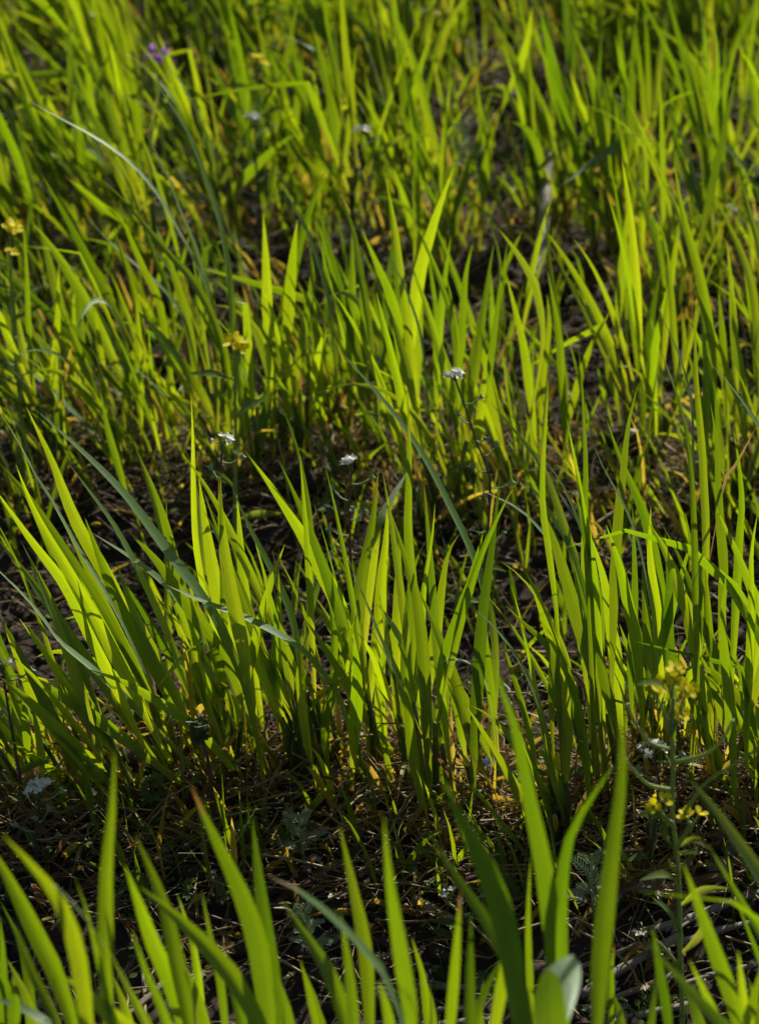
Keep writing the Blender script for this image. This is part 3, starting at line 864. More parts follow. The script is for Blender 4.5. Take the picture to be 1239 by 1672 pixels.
for row in range(5):
    Y = ROWY[row]
    base_c = Vector((0, Y, 0))
    dpt = depth(base_c)
    half = (PW / 2 + 45) * dpt / FPX
    sp = (0.026, 0.0185, 0.0175, 0.0165, 0.0145)[row]
    xs, x = [], -half
    while x < half:
        xs.append(x + random.uniform(-0.3, 0.3) * sp)
        x += sp
    pxs = [PW / 2 + FPX * v / dpt for v in xs]
    keep = [(v, p) for v, p in zip(xs, pxs) if not any(a < p < b for a, b in GAPS[row])]
    plants = [dict(x=v, px=p, y=Y + (0.0, 0.008, 0.012, 0.016, 0.02)[row] + random.gauss(0, (0.012, 0.020, 0.044, 0.055, 0.060)[row]), tr=[]) for v, p in keep]
    for t in TR.get(row, []):
        wx = P(t[0][0][0], t[0][0][1], Y).x
        best = min(plants, key=lambda q: abs(q['x'] - wx) + 0.004 * len(q['tr']))
        best['tr'].append(t)
    for i, q in enumerate(plants):
        base = Vector((q['x'], q['y'], ground_z(q['x'], q['y'])))
        root = thing('wheat_plant', 'x', 'wheat plant', base, 'wheat plants sown in rows')
        tips = []

        def sink(name, mb, mat, root=root, base=base):
            put(name, mb.mesh(name, M[mat], base), root)

        for (pts, wpx, tw0, tw1, dy, lean, mat) in q['tr']:
            off = dy if dy is not None else random.gauss(0, (0.020, 0.015, 0.016, 0.02)[row])
            Yl = q['y'] * 0.5 + Y * 0.5 + off
            ln = random.uniform(-0.02, 0.02)
            m = len(pts)
            wp = [P(x_, y_, Yl + ln * (k / (m - 1)) ** 1.5) for k, (x_, y_) in enumerate(pts)]
            sh = 0.0
            if wp[0].z > 0.016:                       # the sheath down to the root
                L0 = sum((a - b).length for a, b in zip(wp, wp[1:]))
                d0 = (wp[0] - base).length
                wp = [base + Vector((random.uniform(-.004, .004), 0, -0.004)), base.lerp(wp[0], 0.55) + Vector((0, 0, 0.006))] + wp
                sh = 0.85 * d0 / (L0 + d0)
            elif mat in ('leaf', 'deep'):
                sh = random.uniform(0.12, 0.24)
            cv = catmull(wp, 22)
            mid = cv[len(cv) // 2]
            yaw = random.gauss(0, 0.32)
            fac = Vector((math.sin(yaw), -math.cos(yaw), 0.15)).normalized()
            mb = MB()
            blade(mb, cv, mm(wpx * (0.86, 0.78, 0.78, 0.76)[row], mid) / max(0.75, math.cos(yaw)), fac, tw0 + random.gauss(0, 5), (min(74, tw1 * 1.2) if tw1 >= 45 else tw1) + random.gauss(0, 5), (0.12 if tw1 >= 45 else random.uniform(0.12, 0.38)), 0.5,
                  random.uniform(0.42, 0.56), 4, (0.0 if tw1 >= 45 else random.uniform(0.0, 0.07)), sh, nick=random.random() < 0.35)
            sink('leaf' if mat in ('leaf', 'deep') else 'withered_leaf', mb, mat if mat != 'leaf' else 'sheen' if tw1 >= 45 else 'deep' if random.random() < (0.75, 0.36, 0.30, 0.30)[row] else 'leaf')
            tips.append(cv[-1])
        if row == 0 and abs(q['px'] - 905) < 40 and FOLD:
            FOLD = False                                # the blade whose tip has folded over towards the camera
            fp = [base + Vector((0, 0, -0.004)), P(898, 1720, Y - 0.02), P(892, 1640, Y - 0.03), P(895, 1590, Y - 0.03), P(908, 1566, Y - 0.034), P(926, 1580, Y - 0.044), P(932, 1614, Y - 0.062), P(927, 1668, Y - 0.085)]
            mb = MB()
            blade(mb, catmull(fp, 30), mm(54, fp[3]), Vector((0.25, -1, 0.1)).normalized(), 0, 0, 0.16, 0.5, 0.62, 4, 0.03, 0.25, Vector((0.35, -0.05, -1)).normalized())
            sink('leaf', mb, 'sheen')  # sun glare on the fold is put into this paler leaf colour
        if row == 0:
            nt_, nl, sz, nd = 2, 2, 0.11, 1
        elif row == 1:
            nt_, nl, sz, nd = (5 if q['px'] < 430 else 4, 2, random.uniform(0.11, 0.19) * (1.15 if q['px'] > 860 or q['px'] < 250 else 1.0), 3)
        elif row == 2:
            nt_, nl, sz, nd = (4, 2, random.uniform(0.12, 0.20), 2)
        elif row == 3:
            nt_, nl, sz, nd = (4, 3, random.uniform(0.14, 0.22), 2)
        else:
            nt_, nl, sz, nd = (5, 3, random.uniform(0.14, 0.23), 1)
        tips += grow(base, row, sz, nt_, nl, nd, sink)
        lean = sum((tp.x - base.x) for tp in tips) / len(tips)
        ht = max(tp.z for tp in tips)
        look = 'swept left' if lean < -0.045 else 'leaning left' if lean < -0.015 else 'standing upright' if lean < 0.012 else 'leaning right'
        root['label'] = f'green wheat tuft {look}, {NUM[i + 1]} from the left in the {ROWNAME[row]}'

# the rest of the field around the part in view
def far_rows():
    for r in range(-2, 12):
        Y = ROW0 + r * DROW
        hw = 0.55 + 0.30 * max(0.2, Y)
        half = -1
        if 0 <= r <= 4:
            half = (PW / 2 + 45) * depth((0, Y, 0)) / FPX
        x = -hw
        while x < hw:
            x += random.uniform(0.018, 0.032)
            if abs(x) < half + 0.012:
                continue
            b = Vector((x, Y + random.gauss(0, 0.014), 0))
            b.z = ground_z(b.x, b.y)
            grow(b, r, random.uniform(0.16, 0.23), 3, 3, 1, far_sink, lo=True)


far_rows()
allm = MB()
root = None
for k, mb in far_mb.items():
    if not mb.v:
        continue
    o = put('wheat_field' if root is None else k + '_mass', mb.mesh('wheat_field_' + k, M[k]), root)
    if root is None:
        root = tag(o, 'dense green wheat of the field around and beyond the rows in view', 'wheat field', kind='stuff')
    else:
        o['kind'] = 'stuff'


# ------------------------------------------------------------------ weeds among the wheat
def petal_mesh(name, mat, length, width, cup=0.25):
    """a rounded petal lying along +X, its foot at the origin"""
    mb = MB()
    st = [(0.0, 0.12), (0.25, 0.55), (0.55, 0.95), (0.8, 0.9), (1.0, 0.45)]
    v, uv = [], []
    for t, w in st:
        for u in (-1, 0, 1):
            v.append(Vector((t * length, u * w * width / 2, cup * length * t * t + abs(u) * w * width * 0.12)))
            uv.append(((u + 1) / 2, t))
    f = [(i * 3 + k, i * 3 + k + 1, i * 3 + k + 4, i * 3 + k + 3) for i in range(len(st) - 1) for k in range(2)]
    mb.add(v, f, uv)
    return mb.mesh(name, mat)


def flower_mesh(name, mat, size, npet=4, cup=0.3):
    """all petals of a tiny flower"""
    mb = MB()
    st = [(0.0, 0.15), (0.5, 0.9), (0.85, 0.8), (1.0, 0.3)]
    for k in range(npet):
        rot = Matrix.Rotation(2 * math.pi * k / npet + random.uniform(-.15, .15), 3, 'Z')
        v, uv = [], []
        for t, w in st:
            for u in (-1, 0, 1):
                v.append(rot @ Vector((t * size, u * w * size * 0.42, cup * size * t * t + 0.1 * size)))
                uv.append(((u + 1) / 2, t))
        f = [(i * 3 + j, i * 3 + j + 1, i * 3 + j + 4, i * 3 + j + 3) for i in range(3) for j in range(2)]
        mb.add(v, f, uv)
    return mb.mesh(name, mat)


def bud_mesh(name, mat, r, stretch=1.4):
    mb = MB()
    pts = [Vector((0, 0, t * r * 2 * stretch)) for t in (0, 0.15, 0.4, 0.7, 0.92, 1.0)]
    tube(mb, pts, [r * a for a in (0.25, 0.7, 1.0, 0.9, 0.5, 0.1)], 6)
    return mb.mesh(name, mat)


FL_W = [flower_mesh('white_flower', M['white'], 0.0021 * k, 4, 0.4) for k in (0.85, 1.0, 1.15)]
BUD_W = bud_mesh('white_bud', M['white'], 0.0008)
BUD_G = bud_mesh('green_bud', M['weedstem'], 0.0008)
PETAL_Y = petal_mesh('yellow_petal', M['yellowp'], 0.0035, 0.0028)
FL_Y = [flower_mesh('yellow_flower', M['yellowp'], 0.0046 * k, 4, 0.35) for k in (0.85, 1.0, 1.2)]


def aim(o, d, spin=0.0):
    o.rotation_euler = (Vector(d).normalized().to_track_quat('Z', 'Y').to_matrix() @ Matrix.Rotation(spin, 3, 'Z')).to_euler()


def stem_of(root, base, pts, r0, r1, mat, name='stem', n=14, sides=6):
    cv = catmull(pts, n)
    mb = MB()
    tube(mb, cv, [r0 + (r1 - r0) * i / (n - 1) for i in range(n)], sides)
    o = put(name, mb.mesh(name, M[mat], base), root)
    return cv, o


def rooted(path, Y):
    """photo pixels from the foot up -> points at distance Y, with the foot brought down to the soil"""
    w = [P(x, y, Y) for x, y in path]
    g = ground_z(w[0].x, Y)
    if w[0].z > g + 0.004:
        w = [Vector((w[0].x + random.uniform(-.006, .006), Y, g - 0.003))] + w
    return w


def white_weed(path, Y, label, nfl=9, npod=8, hr=0.0046, pods=True):
    pts = rooted(path, Y)
    base = Vector((pts[0].x, pts[0].y, max(0.0, pts[0].z)))
    root = thing('shepherds_purse', label, 'weed', base, 'white flowered weeds among the wheat')
    cv, _ = stem_of(root, base, pts, 0.0010, 0.0005, 'darkstem', n=18)
    top = cv[-1]
    for k in range(nfl):
        a = random.uniform(0, 6.283)
        r = hr * math.sqrt(random.random())
        d = Vector((math.cos(a) * r, math.sin(a) * r, 0.5 * (hr - r) + random.uniform(-.0006, .001)))
        mb = MB()
        p1 = top + d
        tube(mb, [top - Vector((0, 0, 0.003)), top.lerp(p1, 0.6) - Vector((0, 0, 0.0006)), p1], 0.00025, 4)
        st = put('flower_stalk', mb.mesh('flower_stalk', M['weedstem'], base), root)
        if r > hr * 0.8 and random.random() < 0.35:
            f = put('bud', BUD_W, root, p1 - base)
        else:
            f = put('flower', random.choice(FL_W), root, p1 - base)
        aim(f, Vector((math.cos(a) * r / hr * 0.9, math.sin(a) * r / hr * 0.9 - 0.25, 1.0)), random.uniform(0, 1.5))
    for k in range(npod):
        t = 0.93 - 0.55 * k / max(1, npod) - random.uniform(0, 0.03)
        i = int(t * (len(cv) - 1))
        p0 = cv[i].lerp(cv[min(i + 1, len(cv) - 1)], t * (len(cv) - 1) - i)
        a = k * 2.4 + random.uniform(-.3, .3)
        ln = random.uniform(0.006, 0.011)
        d = Vector((math.cos(a), math.sin(a) * 0.6, 0.12))
        p2 = p0 + d * ln + Vector((0, 0, 0.0015))
        mb = MB()
        tube(mb, catmull([p0, p0 + d * ln * 0.55 - Vector((0, 0, 0.0006)), p2], 5), 0.00036, 4)
        ped = put('pedicel', mb.mesh('pedicel', M['feather'], base), root)
        mb = MB()                                   # flat heart-shaped pod
        up = (d + Vector((0, 0, 0.7))).normalized()
        sd_ = up.cross(Vector((0.3, -1, 0.2))).normalized()
        nn = sd_.cross(up) * 0.0005
        h = random.uniform(0.0026, 0.0042)
        out = [p2, p2 + up * h * 0.6 + sd_ * h * 0.32, p2 + up * h + sd_ * h * 0.42, p2 + up * h * 0.86, p2 + up * h - sd_ * h * 0.42, p2 + up * h * 0.6 - sd_ * h * 0.32]
        v = [q + nn for q in out] + [q - nn for q in out]
        f = [tuple(range(6)), tuple(range(11, 5, -1))] + [(j, j + 6, (j + 1) % 6 + 6, (j + 1) % 6) for j in range(6)]
        mb.add(v, f)
        put('seed_pod', mb.mesh('seed_pod', M['feather'], base, smooth=False), ped)
    # a few clasping leaves low on the stem
    for k in range(3):
        i = 2 + k * 2
        a = random.uniform(0, 6.283)
        d = Vector((math.cos(a), math.sin(a), 0.5)).normalized()
        mb = MB()
        q = catmull([cv[i], cv[i] + d * 0.008, cv[i] + d * 0.017 - Vector((0, 0, 0.003))], 7)
        blade(mb, q, 0.004, Vector((0, -0.4, 1)), fold=0.3, base=0.5, peak=0.3)
        put('leaf', mb.mesh('leaf', M['weed'], base), root)
    return root


R1, R2, R3, R4 = ROWY[1], ROWY[2], ROWY[3], ROWY[4]
white_weed([(362, 880), (360, 800), (363, 720)], R1 + 0.07, 'white flowered weed with a thin dark stem beside the tall single blade', 8, 9)
white_weed([(572, 900), (570, 820), (575, 757)], R1 + 0.10, 'short bushy white flowered weed in the gap behind the sharp row', 8, 10)
white_weed([(800, 800), (785, 745), (768, 690), (752, 645), (741, 612)], R1 + 0.12, 'bent white flowered weed with pale side pods in mid picture', 11, 9)
white_weed([(425, 380), (420, 300), (418, 250), (415, 192)], R3 - 0.10, 'blurred white flowered weed below the yellow blossom near the top', 8, 8)
white_weed([(598, 360), (592, 290), (588, 250), (592, 213)], R3 - 0.10, 'blurred white flowered weed in the middle of the fourth row', 8, 9)
white_weed([(60, 1400), (58, 1370), (63, 1330), (66, 1292)], 0.885, 'white flowered weed at the lower left edge before the dark strip', 15, 6, 0.0075)
white_weed([(150, 1345), (152, 1320), (150, 1302)], 0.925, 'tiny white flowered weed right of the big lower left one', 4, 3, 0.003)
white_weed([(1075, 1300), (1072, 1260), (1066, 1225)], 0.885, 'white flowered weed behind the yellow mustard stem', 8, 4, 0.006)
white_weed([(760, 1500), (745, 1480), (738, 1463)], 0.85, 'small white flowered weed in the dark strip beside the paired blades', 4, 4, 0.005)
white_weed([(10, 1130), (8, 1105), (4, 1088)], R1 - 0.03, 'white flowered weed cut by the left edge among swept leaves', 5, 2, 0.004)
white_weed([(1200, 420), (1198, 380), (1196, 342)], R3 - 0.03, 'small blurred white flowered weed near the right edge', 5, 5, 0.004)
white_weed([(1055, 250), (1058, 220), (1060, 185)], R4 - 0.1, 'faint white flowered weed by the dark wood at upper right', 3, 3, 0.003)


def yellow_head(root, base, p, n, r, petals=True):
    for k in range(n):
        a = random.uniform(0, 6.283)
        d = Vector((math.cos(a) * r * random.uniform(.3, 1), math.sin(a) * r * random.uniform(.3, 1), random.uniform(-0.3, 0.5) * r))
        q = p + d
        mb = MB()
        tube(mb, catmull([p - Vector((0, 0, r * 1.6)), p.lerp(q, 0.5) - Vector((0, 0, r * 0.5)), q], 5), 0.0004, 5)
        put('flower_stalk', mb.mesh('flower_stalk', M['weedstem'], base), root)
        if petals:
            fl = put('flower', BUD_G, root, q - base)
            aim(fl, d + Vector((0, -0.4 * r, 1.0 * r)))
            for j in range(4):
                pe = put('petal', PETAL_Y, fl, (0, 0, 0.001))
                pe.rotation_euler = (0, random.uniform(-0.5, 0.1), j * math.pi / 2 + random.uniform(-.2, .2))
        else:
            fl = put('flower', random.choice(FL_Y), root, q - base)
            aim(fl, d + Vector((0, -0.3 * r, 1.2 * r)))


def lance(root, base, pts, w, facing, mat='weed', wave=0.12):
    mb = MB()
    blade(mb, catmull(pts, 12), w, facing, random.uniform(-10, 10), random.uniform(-20, 30), 0.3, 0.25, 0.5, 4, wave)
    return put('leaf', mb.mesh('leaf', M[mat], base), root)


def mustard():
    Y = 0.755
    w = rooted([(1112, 1690), (1110, 1560), (1108, 1450), (1104, 1390), (1097, 1330), (1098, 1250), (1094, 1190), (1099, 1140)], Y)
    base = Vector((w[0].x, w[0].y, 0))
    root = thing('mustard_weed', 'tall yellow flowered mustard weed with curved green side branches at the right', 'weed', base, 'yellow flowered weeds')
    cv, _ = stem_of(root, base, w, 0.0011, 0.0007, 'weedstem', n=24, sides=8)
    for x, y, n, r in ((1096, 1112, 5, 0.0045), (1118, 1128, 2, 0.0016), (1071, 1137, 2, 0.0016), (1103, 1168, 3, 0.0025)):
        p = P(x, y, Y)
        stem_of(root, base, [P(1095, 1200, Y), P((x + 1095) / 2 + 3, (y + 1200) / 2, Y), p], 0.0008, 0.0005, 'weedstem', 'flower_branch', 8)
        yellow_head(root, base, p, n, r)
    for path, n in (([(1097, 1345), (1080, 1330), (1070, 1308)], 2), ([(1103, 1385), (1118, 1362), (1127, 1342)], 3)):
        q = [P(x, y, Y - 0.004) for x, y in path]
        stem_of(root, base, q, 0.0010, 0.0006, 'weedstem', 'flower_branch', 8)
        yellow_head(root, base, q[-1], n, 0.0035)
    for path, dy in (([(1093, 1224), (1060, 1212), (1036, 1180), (1022, 1150)], 0.0), ([(1099, 1245), (1150, 1232), (1178, 1208), (1196, 1176)], -0.01),
                     ([(1108, 1340), (1150, 1280), (1195, 1250), (1250, 1214)], -0.02), ([(1097, 1290), (1060, 1282), (1038, 1262), (1020, 1240)], 0.0),
                     ([(1110, 1580), (1085, 1550), (1070, 1535)], -0.005), ([(1112, 1660), (1135, 1625), (1150, 1600)], -0.005)):
        m = len(path)
        stem_of(root, base, [P(x, y, Y + dy * k / (m - 1)) for k, (x, y) in enumerate(path)], 0.0008, 0.0006, 'weedstem', 'side_branch', 12)
    up = Vector((0, -0.6, 0.8))
    for path, w_ in (([(1092, 1345), (1070, 1330), (1034, 1330)], 13), ([(1104, 1385), (1135, 1372), (1160, 1388)], 14), ([(1107, 1440), (1080, 1428), (1042, 1438)], 15),
                     ([(1109, 1480), (1145, 1455), (1192, 1450)], 15), ([(1110, 1525), (1090, 1490), (1063, 1464)], 16), ([(1100, 1395), (1125, 1392), (1140, 1394)], 10),
                     ([(1098, 1260), (1090, 1240), (1083, 1225)], 8), ([(1090, 1130), (1070, 1115), (1036, 1118)], 12), ([(1110, 1560), (1140, 1530), (1148, 1500)], 14),
                     ([(1090, 1330), (1085, 1360), (1098, 1385)], 11), ([(1108, 1430), (1095, 1415), (1090, 1400)], 8)):
        lance(root, base, [P(x, y, Y - 0.006 * k) for k, (x, y) in enumerate(path)], mm(w_, P(1100, 1400, Y)), up)


mustard()


def small_mustard(path, Y, label, n, r):
    w = rooted(path, Y)
    base = Vector((w[0].x, w[0].y, max(0, w[0].z)))
    root = thing('mustard_weed', label, 'weed', base, 'yellow flowered weeds')
    cv, _ = stem_of(root, base, w, 0.0012, 0.0007, 'weedstem', n=14)
    yellow_head(root, base, cv[-1], n, r, False)
    for k in range(5):
        i = 3 + k * 2
        a = k * 2.4
        d = Vector((math.cos(a), math.sin(a) * 0.5, 0.35))
        lance(root, base, [cv[i], cv[i] + d * 0.012, cv[i] + d * 0.026 - Vector((0, 0, 0.004))], 0.005, Vector((0, -0.5, 0.8)))
    return root


small_mustard([(385, 720), (384, 640), (388, 562)], R2 - 0.09, 'yellow blossom on a thin stem left of mid picture', 4, 0.004)
small_mustard([(425, 240), (422, 170), (421, 104)], R3 + 0.03, 'blurred yellow blossom near the top left of centre', 6, 0.006)
small_mustard([(22, 480), (18, 430), (16, 372)], R2 + 0.02, 'blurred yellow blossom at the left edge, the upper one', 4, 0.005)
small_mustard([(20, 520), (19, 480), (17, 417)], R2 + 0.01, 'smaller yellow blossom at the left edge just below another', 2, 0.003)
small_mustard([(900, 1350), (902, 1290), (900, 1245)], R1 - 0.03, 'spindly green weed with yellow bud at the roots of the sharp row', 2, 0.002)


def feathery(path, Y, label, spread=0.013):
    w = rooted(path, Y)
    base = Vector((w[0].x, w[0].y, max(0, w[0].z)))
    root = thing('feathery_weed', label, 'weed', base, 'feathery grey-green weeds')
    cv, _ = stem_of(root, base, w, 0.0010, 0.0005, 'feather', n=16)
    for k in range(11):
        i = min(len(cv) - 1, 4 + k)
        a = k * 2.4 + 0.6
        rise = 0.3 + 0.07 * k
        d = Vector((math.cos(a), math.sin(a) * 0.7, rise)).normalized()
        ln = spread * random.uniform(0.75, 1.2) * (1.1 - 0.05 * k)
        q = catmull([cv[i], cv[i] + d * ln * 0.5 + Vector((0, 0, 0.001)), cv[i] + d * ln], 9)
        mb = MB()
        tube(mb, q, 0.0003, 4)
        sd_ = d.cross(Vector((0, -0.5, 0.9))).normalized()
        for j in range(2, 9):
            for sg in (-1, 1):
                l2 = ln * 0.30 * (1.1 - 0.08 * j)
                e = (sd_ * sg + d * 0.8).normalized()
                blade(mb, [q[j], q[j] + e * l2 * 0.5, q[j] + e * l2 * 1.2 + Vector((0, 0, 0.0006))], 0.0010, Vector((0.1, -0.5, 0.8)), fold=0.2, base=0.5, peak=0.4, across=2)
        put('leaf', mb.mesh('leaf', M['feather'], base), root)


feathery([(502, 1455), (498, 1420), (492, 1375), (487, 1328)], 0.90, 'grey-green feathery weed standing in the dark strip left of centre')
feathery([(972, 1520), (968, 1470), (964, 1430), (966, 1395)], 0.86, 'grey-green feathery weed in the dark strip behind the broad front blade')
feathery([(768, 330), (762, 280), (756, 230), (752, 195)], R3 + 0.06, 'blurred grey-green feathery weed near the top in front of dark soil', 0.016)
feathery([(505, 1530), (500, 1500), (495, 1475)], 0.84, 'low feathery weed just below the taller one left of centre', 0.010)
feathery([(990, 1680), (985, 1640), (1000, 1620)], 0.80, 'low feathery weed over the straw at the bottom right', 0.010)


def fan_leaf(mb, c, d, up, r, lobes=7):
    """a rounded scalloped leaf blade: a fan with notched rim"""
    s = d.cross(up).normalized()
    n = lobes * 4
    v = [c] + [None] * (2 * (n + 1))
    f = []
    for k in range(n + 1):
        a = -2.3 + 4.6 * k / n
        rr = r * (0.58 + 0.42 * abs(math.sin(lobes * (a + 2.3) * math.pi / 4.6)))
        cup = 0.22 * r + 0.05 * r * math.sin(a * 5)
        v[1 + k] = c + (d * math.cos(a) + s * math.sin(a)) * rr * 0.55 + up * cup * 0.25
        v[2 + n + k] = c + (d * math.cos(a) + s * math.sin(a)) * rr + up * cup
    for k in range(n):
        f.append((0, 1 + k, 2 + k))
        f.append((1 + k, 2 + n + k, 3 + n + k, 2 + k))
    uv = [(0.5, 0)] + [(k / n, 0.5) for k in range(n + 1)] + [(k / n, 0.9) for k in range(n + 1)]
    mb.add(v, f, uv)


def rosette(x, y, label, n, r, mat='weed', rise=0.012, whorl=False):
    g = G(x, y)
    base = Vector((g.x, g.y, ground_z(g.x, g.y)))
    root = thing('low_weed', label, 'weed', base, 'low round leaved weeds')
    for k in range(n):
        a = k * 2.4 + random.uniform(-.3, .3)
        d = Vector((math.cos(a), math.sin(a), 0))
        ext = r * random.uniform(0.8, 2.0) * (0.4 if whorl else 1)
        h = rise * random.uniform(0.5, 1.2)
        p1 = base + d * ext + Vector((0, 0, h))
        mb = MB()
        tube(mb, catmull([base - Vector((0, 0, 0.002)), base + d * ext * 0.4 + Vector((0, 0, h * 0.7)), p1], 6), 0.00045, 4)
        pt = put('leaf_stalk', mb.mesh('leaf_stalk', M['darkstem'], base), root)
        mb = MB()
        fan_leaf(mb, p1, d, (Vector((0, -0.6, 1)) + d * random.uniform(-.5, .2)).normalized(), r * random.uniform(0.5, 0.85), random.choice((5, 7, 9)))
        put('leaf', mb.mesh('leaf', M[mat], base), root)


rosette(325, 1575, 'yellowed fan leaved weed under the front blades at lower left', 5, 0.0075, 'yellow')
rosette(215, 1500, 'low green weed in the dark strip right of the tall front blade', 6, 0.007)
rosette(330, 1480, 'low green weed in the dark strip near the left', 6, 0.006)
rosette(420, 1385, 'low green weed in shade left of the feathery weed', 6, 0.007)
rosette(265, 1390, 'dark round leaved weed in the strip at left', 7, 0.006)
rosette(545, 1450, 'brownish low weed beside the feathery weed', 5, 0.007, 'brown')
rosette(625, 1545, 'brownish fan leaved weed between front blades at centre', 4, 0.007, 'brown')
rosette(695, 1440, 'small low weed at centre of the dark strip', 6, 0.005)
rosette(1040, 1510, 'brown fan leaved weed on the straw beside the mustard stem', 4, 0.009, 'brown')
rosette(1050, 1590, 'yellow brown fan leaved weed under the mustard stem', 4, 0.008, 'yellow')
rosette(1160, 1410, 'yellowish low weed right of the mustard stem', 5, 0.006, 'yellow')
rosette(1225, 1350, 'ribbed yellow green low weed at the right edge', 5, 0.006, 'yellow')
rosette(1205, 1610, 'small star shaped weed at the lower right corner', 6, 0.004)
rosette(810, 1610, 'small green weed in the dark strip right of the paired blades', 7, 0.005)
rosette(880, 1250, 'pale green weed at the roots below the bare gap', 8, 0.006)
rosette(845, 1130, 'round leaved weed in the bare gap of the sharp row', 8, 0.0055)
rosette(785, 1120, 'small round leaved weed left in the bare gap of the sharp row', 7, 0.005)
rosette(560, 860, 'yellowish low weed under the short white flowered weed', 8, 0.008)
rosette(830, 770, 'bright round leaved weed in the gap below the bent white flowers', 6, 0.007)
rosette(860, 300, 'blurred low weed on the dark soil near the top right', 8, 0.009, 'feather')
rosette(855, 545, 'blurred low weed on dark soil right of the pale stalk', 8, 0.007)
rosette(20, 450, 'blurred low weed under the left edge yellow blossoms', 10, 0.009)
rosette(320, 300, 'blurred low weed in the dark hollow near the top left', 8, 0.008)
rosette(250, 1345, 'tight whorled dark weed at the roots of the swept tufts', 9, 0.006, 'weed', 0.02, True)


def whorl(x, y, Y, label):
    """dark ruffled head of a henbit-like weed on a stalk"""
    top = P(x, y, Y)
    g = Vector((top.x + 0.004, Y + 0.004, ground_z(top.x, Y)))
    root = thing('henbit_weed', label, 'weed', g, None)
    stem_of(root, g, [g - Vector((0, 0, 0.002)), g.lerp(top, 0.6) + Vector((0.002, 0, 0)), top], 0.0011, 0.0009, 'darkstem', n=8)
    for lay in range(4):
        for k in range(5):
            a = k * 1.257 + lay * 0.7 + random.uniform(-.3, .3)
            d = Vector((math.cos(a), math.sin(a), random.uniform(-0.6, 0.5))).normalized()
            c = top + Vector((random.uniform(-.001, .001), 0, (lay - 2) * 0.0026)) + d * random.uniform(0.001, 0.003)
            mb = MB()
            fan_leaf(mb, c, d, Vector((d.x * -0.3 + random.gauss(0, .3), d.y * 0.4 + random.gauss(0, .3), 0.8)).normalized(), random.uniform(0.0026, 0.0046), 5)
            put('leaf', mb.mesh('leaf', M['darkleaf'], g), root)


whorl(326, 1190, R1 - 0.03, 'dark ruffled weed head at the foot of the swept tufts')
# purple blossom near the top left, small blue one at the roots
w = rooted([(268, 260), (262, 180), (256, 100)], R3 + 0.02)
b0 = Vector((w[0].x, w[0].y, 0))
root = thing('purple_weed', 'blurred weed with small purple blossoms near the top left', 'weed', b0)
cv, _ = stem_of(root, b0, w, 0.0012, 0.0008, 'weedstem', n=10)
PET_P = flower_mesh('purple_flower', M['purple'], 0.0032, 5, 0.6)
for x, y in ((248, 80), (243, 92), (268, 86), (262, 100), (252, 96), (259, 97)):
    p = P(x, y, R3 + 0.02 + random.uniform(-.004, .004))
    mb = MB()
    tube(mb, [cv[-1], p], 0.0004, 4)
    put('flower_stalk', mb.mesh('flower_stalk', M['weedstem'], b0), root)
    f = put('flower', PET_P, root, p - b0)
    aim(f, Vector((random.uniform(-1, 1), -1, 0.8)))
w = rooted([(796, 1262), (795, 1243)], R1 + 0.005)
b0 = Vector((w[0].x, w[0].y, 0))
root = thing('speedwell', 'tiny blue blossom on the litter below the bare gap', 'weed', b0)
cv, _ = stem_of(root, b0, w, 0.0006, 0.0004, 'weedstem', n=6)
f = put('flower', flower_mesh('blue_flower', M['blue'], 0.0022, 4, 0.2), root, cv[-1] - b0)
aim(f, (0.1, -0.7, 0.7))
for k in range(4):
    mb = MB()
    a = k * 1.6
    fan_leaf(mb, b0 + Vector((math.cos(a) * 0.004, math.sin(a) * 0.004, 0.005)), Vector((math.cos(a), math.sin(a), 0)), Vector((0, -.2, 1)), 0.004, 5)
    put('leaf', mb.mesh('leaf', M['weed'], b0), root)


# ------------------------------------------------------------------ straw, wood and stones on the soil
def straw(x0, y0, x1, y1, wpx, label, lift=0.004, mat='straw', bow=0.0, name='straw_stalk', cat='straw', z1=None):
    a, b = G(x0, y0), G(x1, y1)
    r = mm(wpx, (a + b) / 2) / 2
    a.z = ground_z(a.x, a.y) + r * 0.7 + lift
    b.z = ground_z(b.x, b.y) + r * 0.7 + (z1 if z1 is not None else lift)
    n = 22
    L = (b - a).length
    sd_ = (b - a).cross(Vector((0, 0, 1))).normalized()
    ph = random.uniform(0, 6)
    pts, rad = [], []
    nodes = [random.uniform(0.2, 0.45), random.uniform(0.6, 0.85)]
    for i in range(n):
        t = i / (n - 1)
        pts.append(a.lerp(b, t) + sd_ * (bow * L * math.sin(t * math.pi) + 0.006 * L * math.sin(ph + t * 7)) + Vector((0, 0, 0.012 * L * math.sin(ph * 2 + t * 5))))
        rr = r * (1 + 0.05 * math.sin(ph + t * 15))
        if mat == 'bark':
            rr *= 0.8 + 0.35 * noise.noise((t * 6, ph, 0)) + 0.2 * math.sin(t * 3)
        elif any(abs(t - q) < 0.025 for q in nodes):
            rr *= 1.18
        rad.append(rr)
    mb = MB()
    # hollow ends: the tube turns inwards
    d0, d1 = (pts[1] - pts[0]).normalized(), (pts[-1] - pts[-2]).normalized()
    P2 = [pts[0] + d0 * r * 1.5, pts[0] + d0 * 0.0002] + pts + [pts[-1] - d1 * 0.0002, pts[-1] - d1 * r * 1.5]
    R2_ = [rad[0] * 0.6, rad[0] * 0.72] + rad + [rad[-1] * 0.72, rad[-1] * 0.6]
    tube(mb, P2, R2_, 9)
    base = pts[0].copy()
    o = put(name, mb.mesh(name, M[mat], base), None, base)
    tag(o, label, cat, 'old straw stalks on the soil' if mat == 'straw' else None)


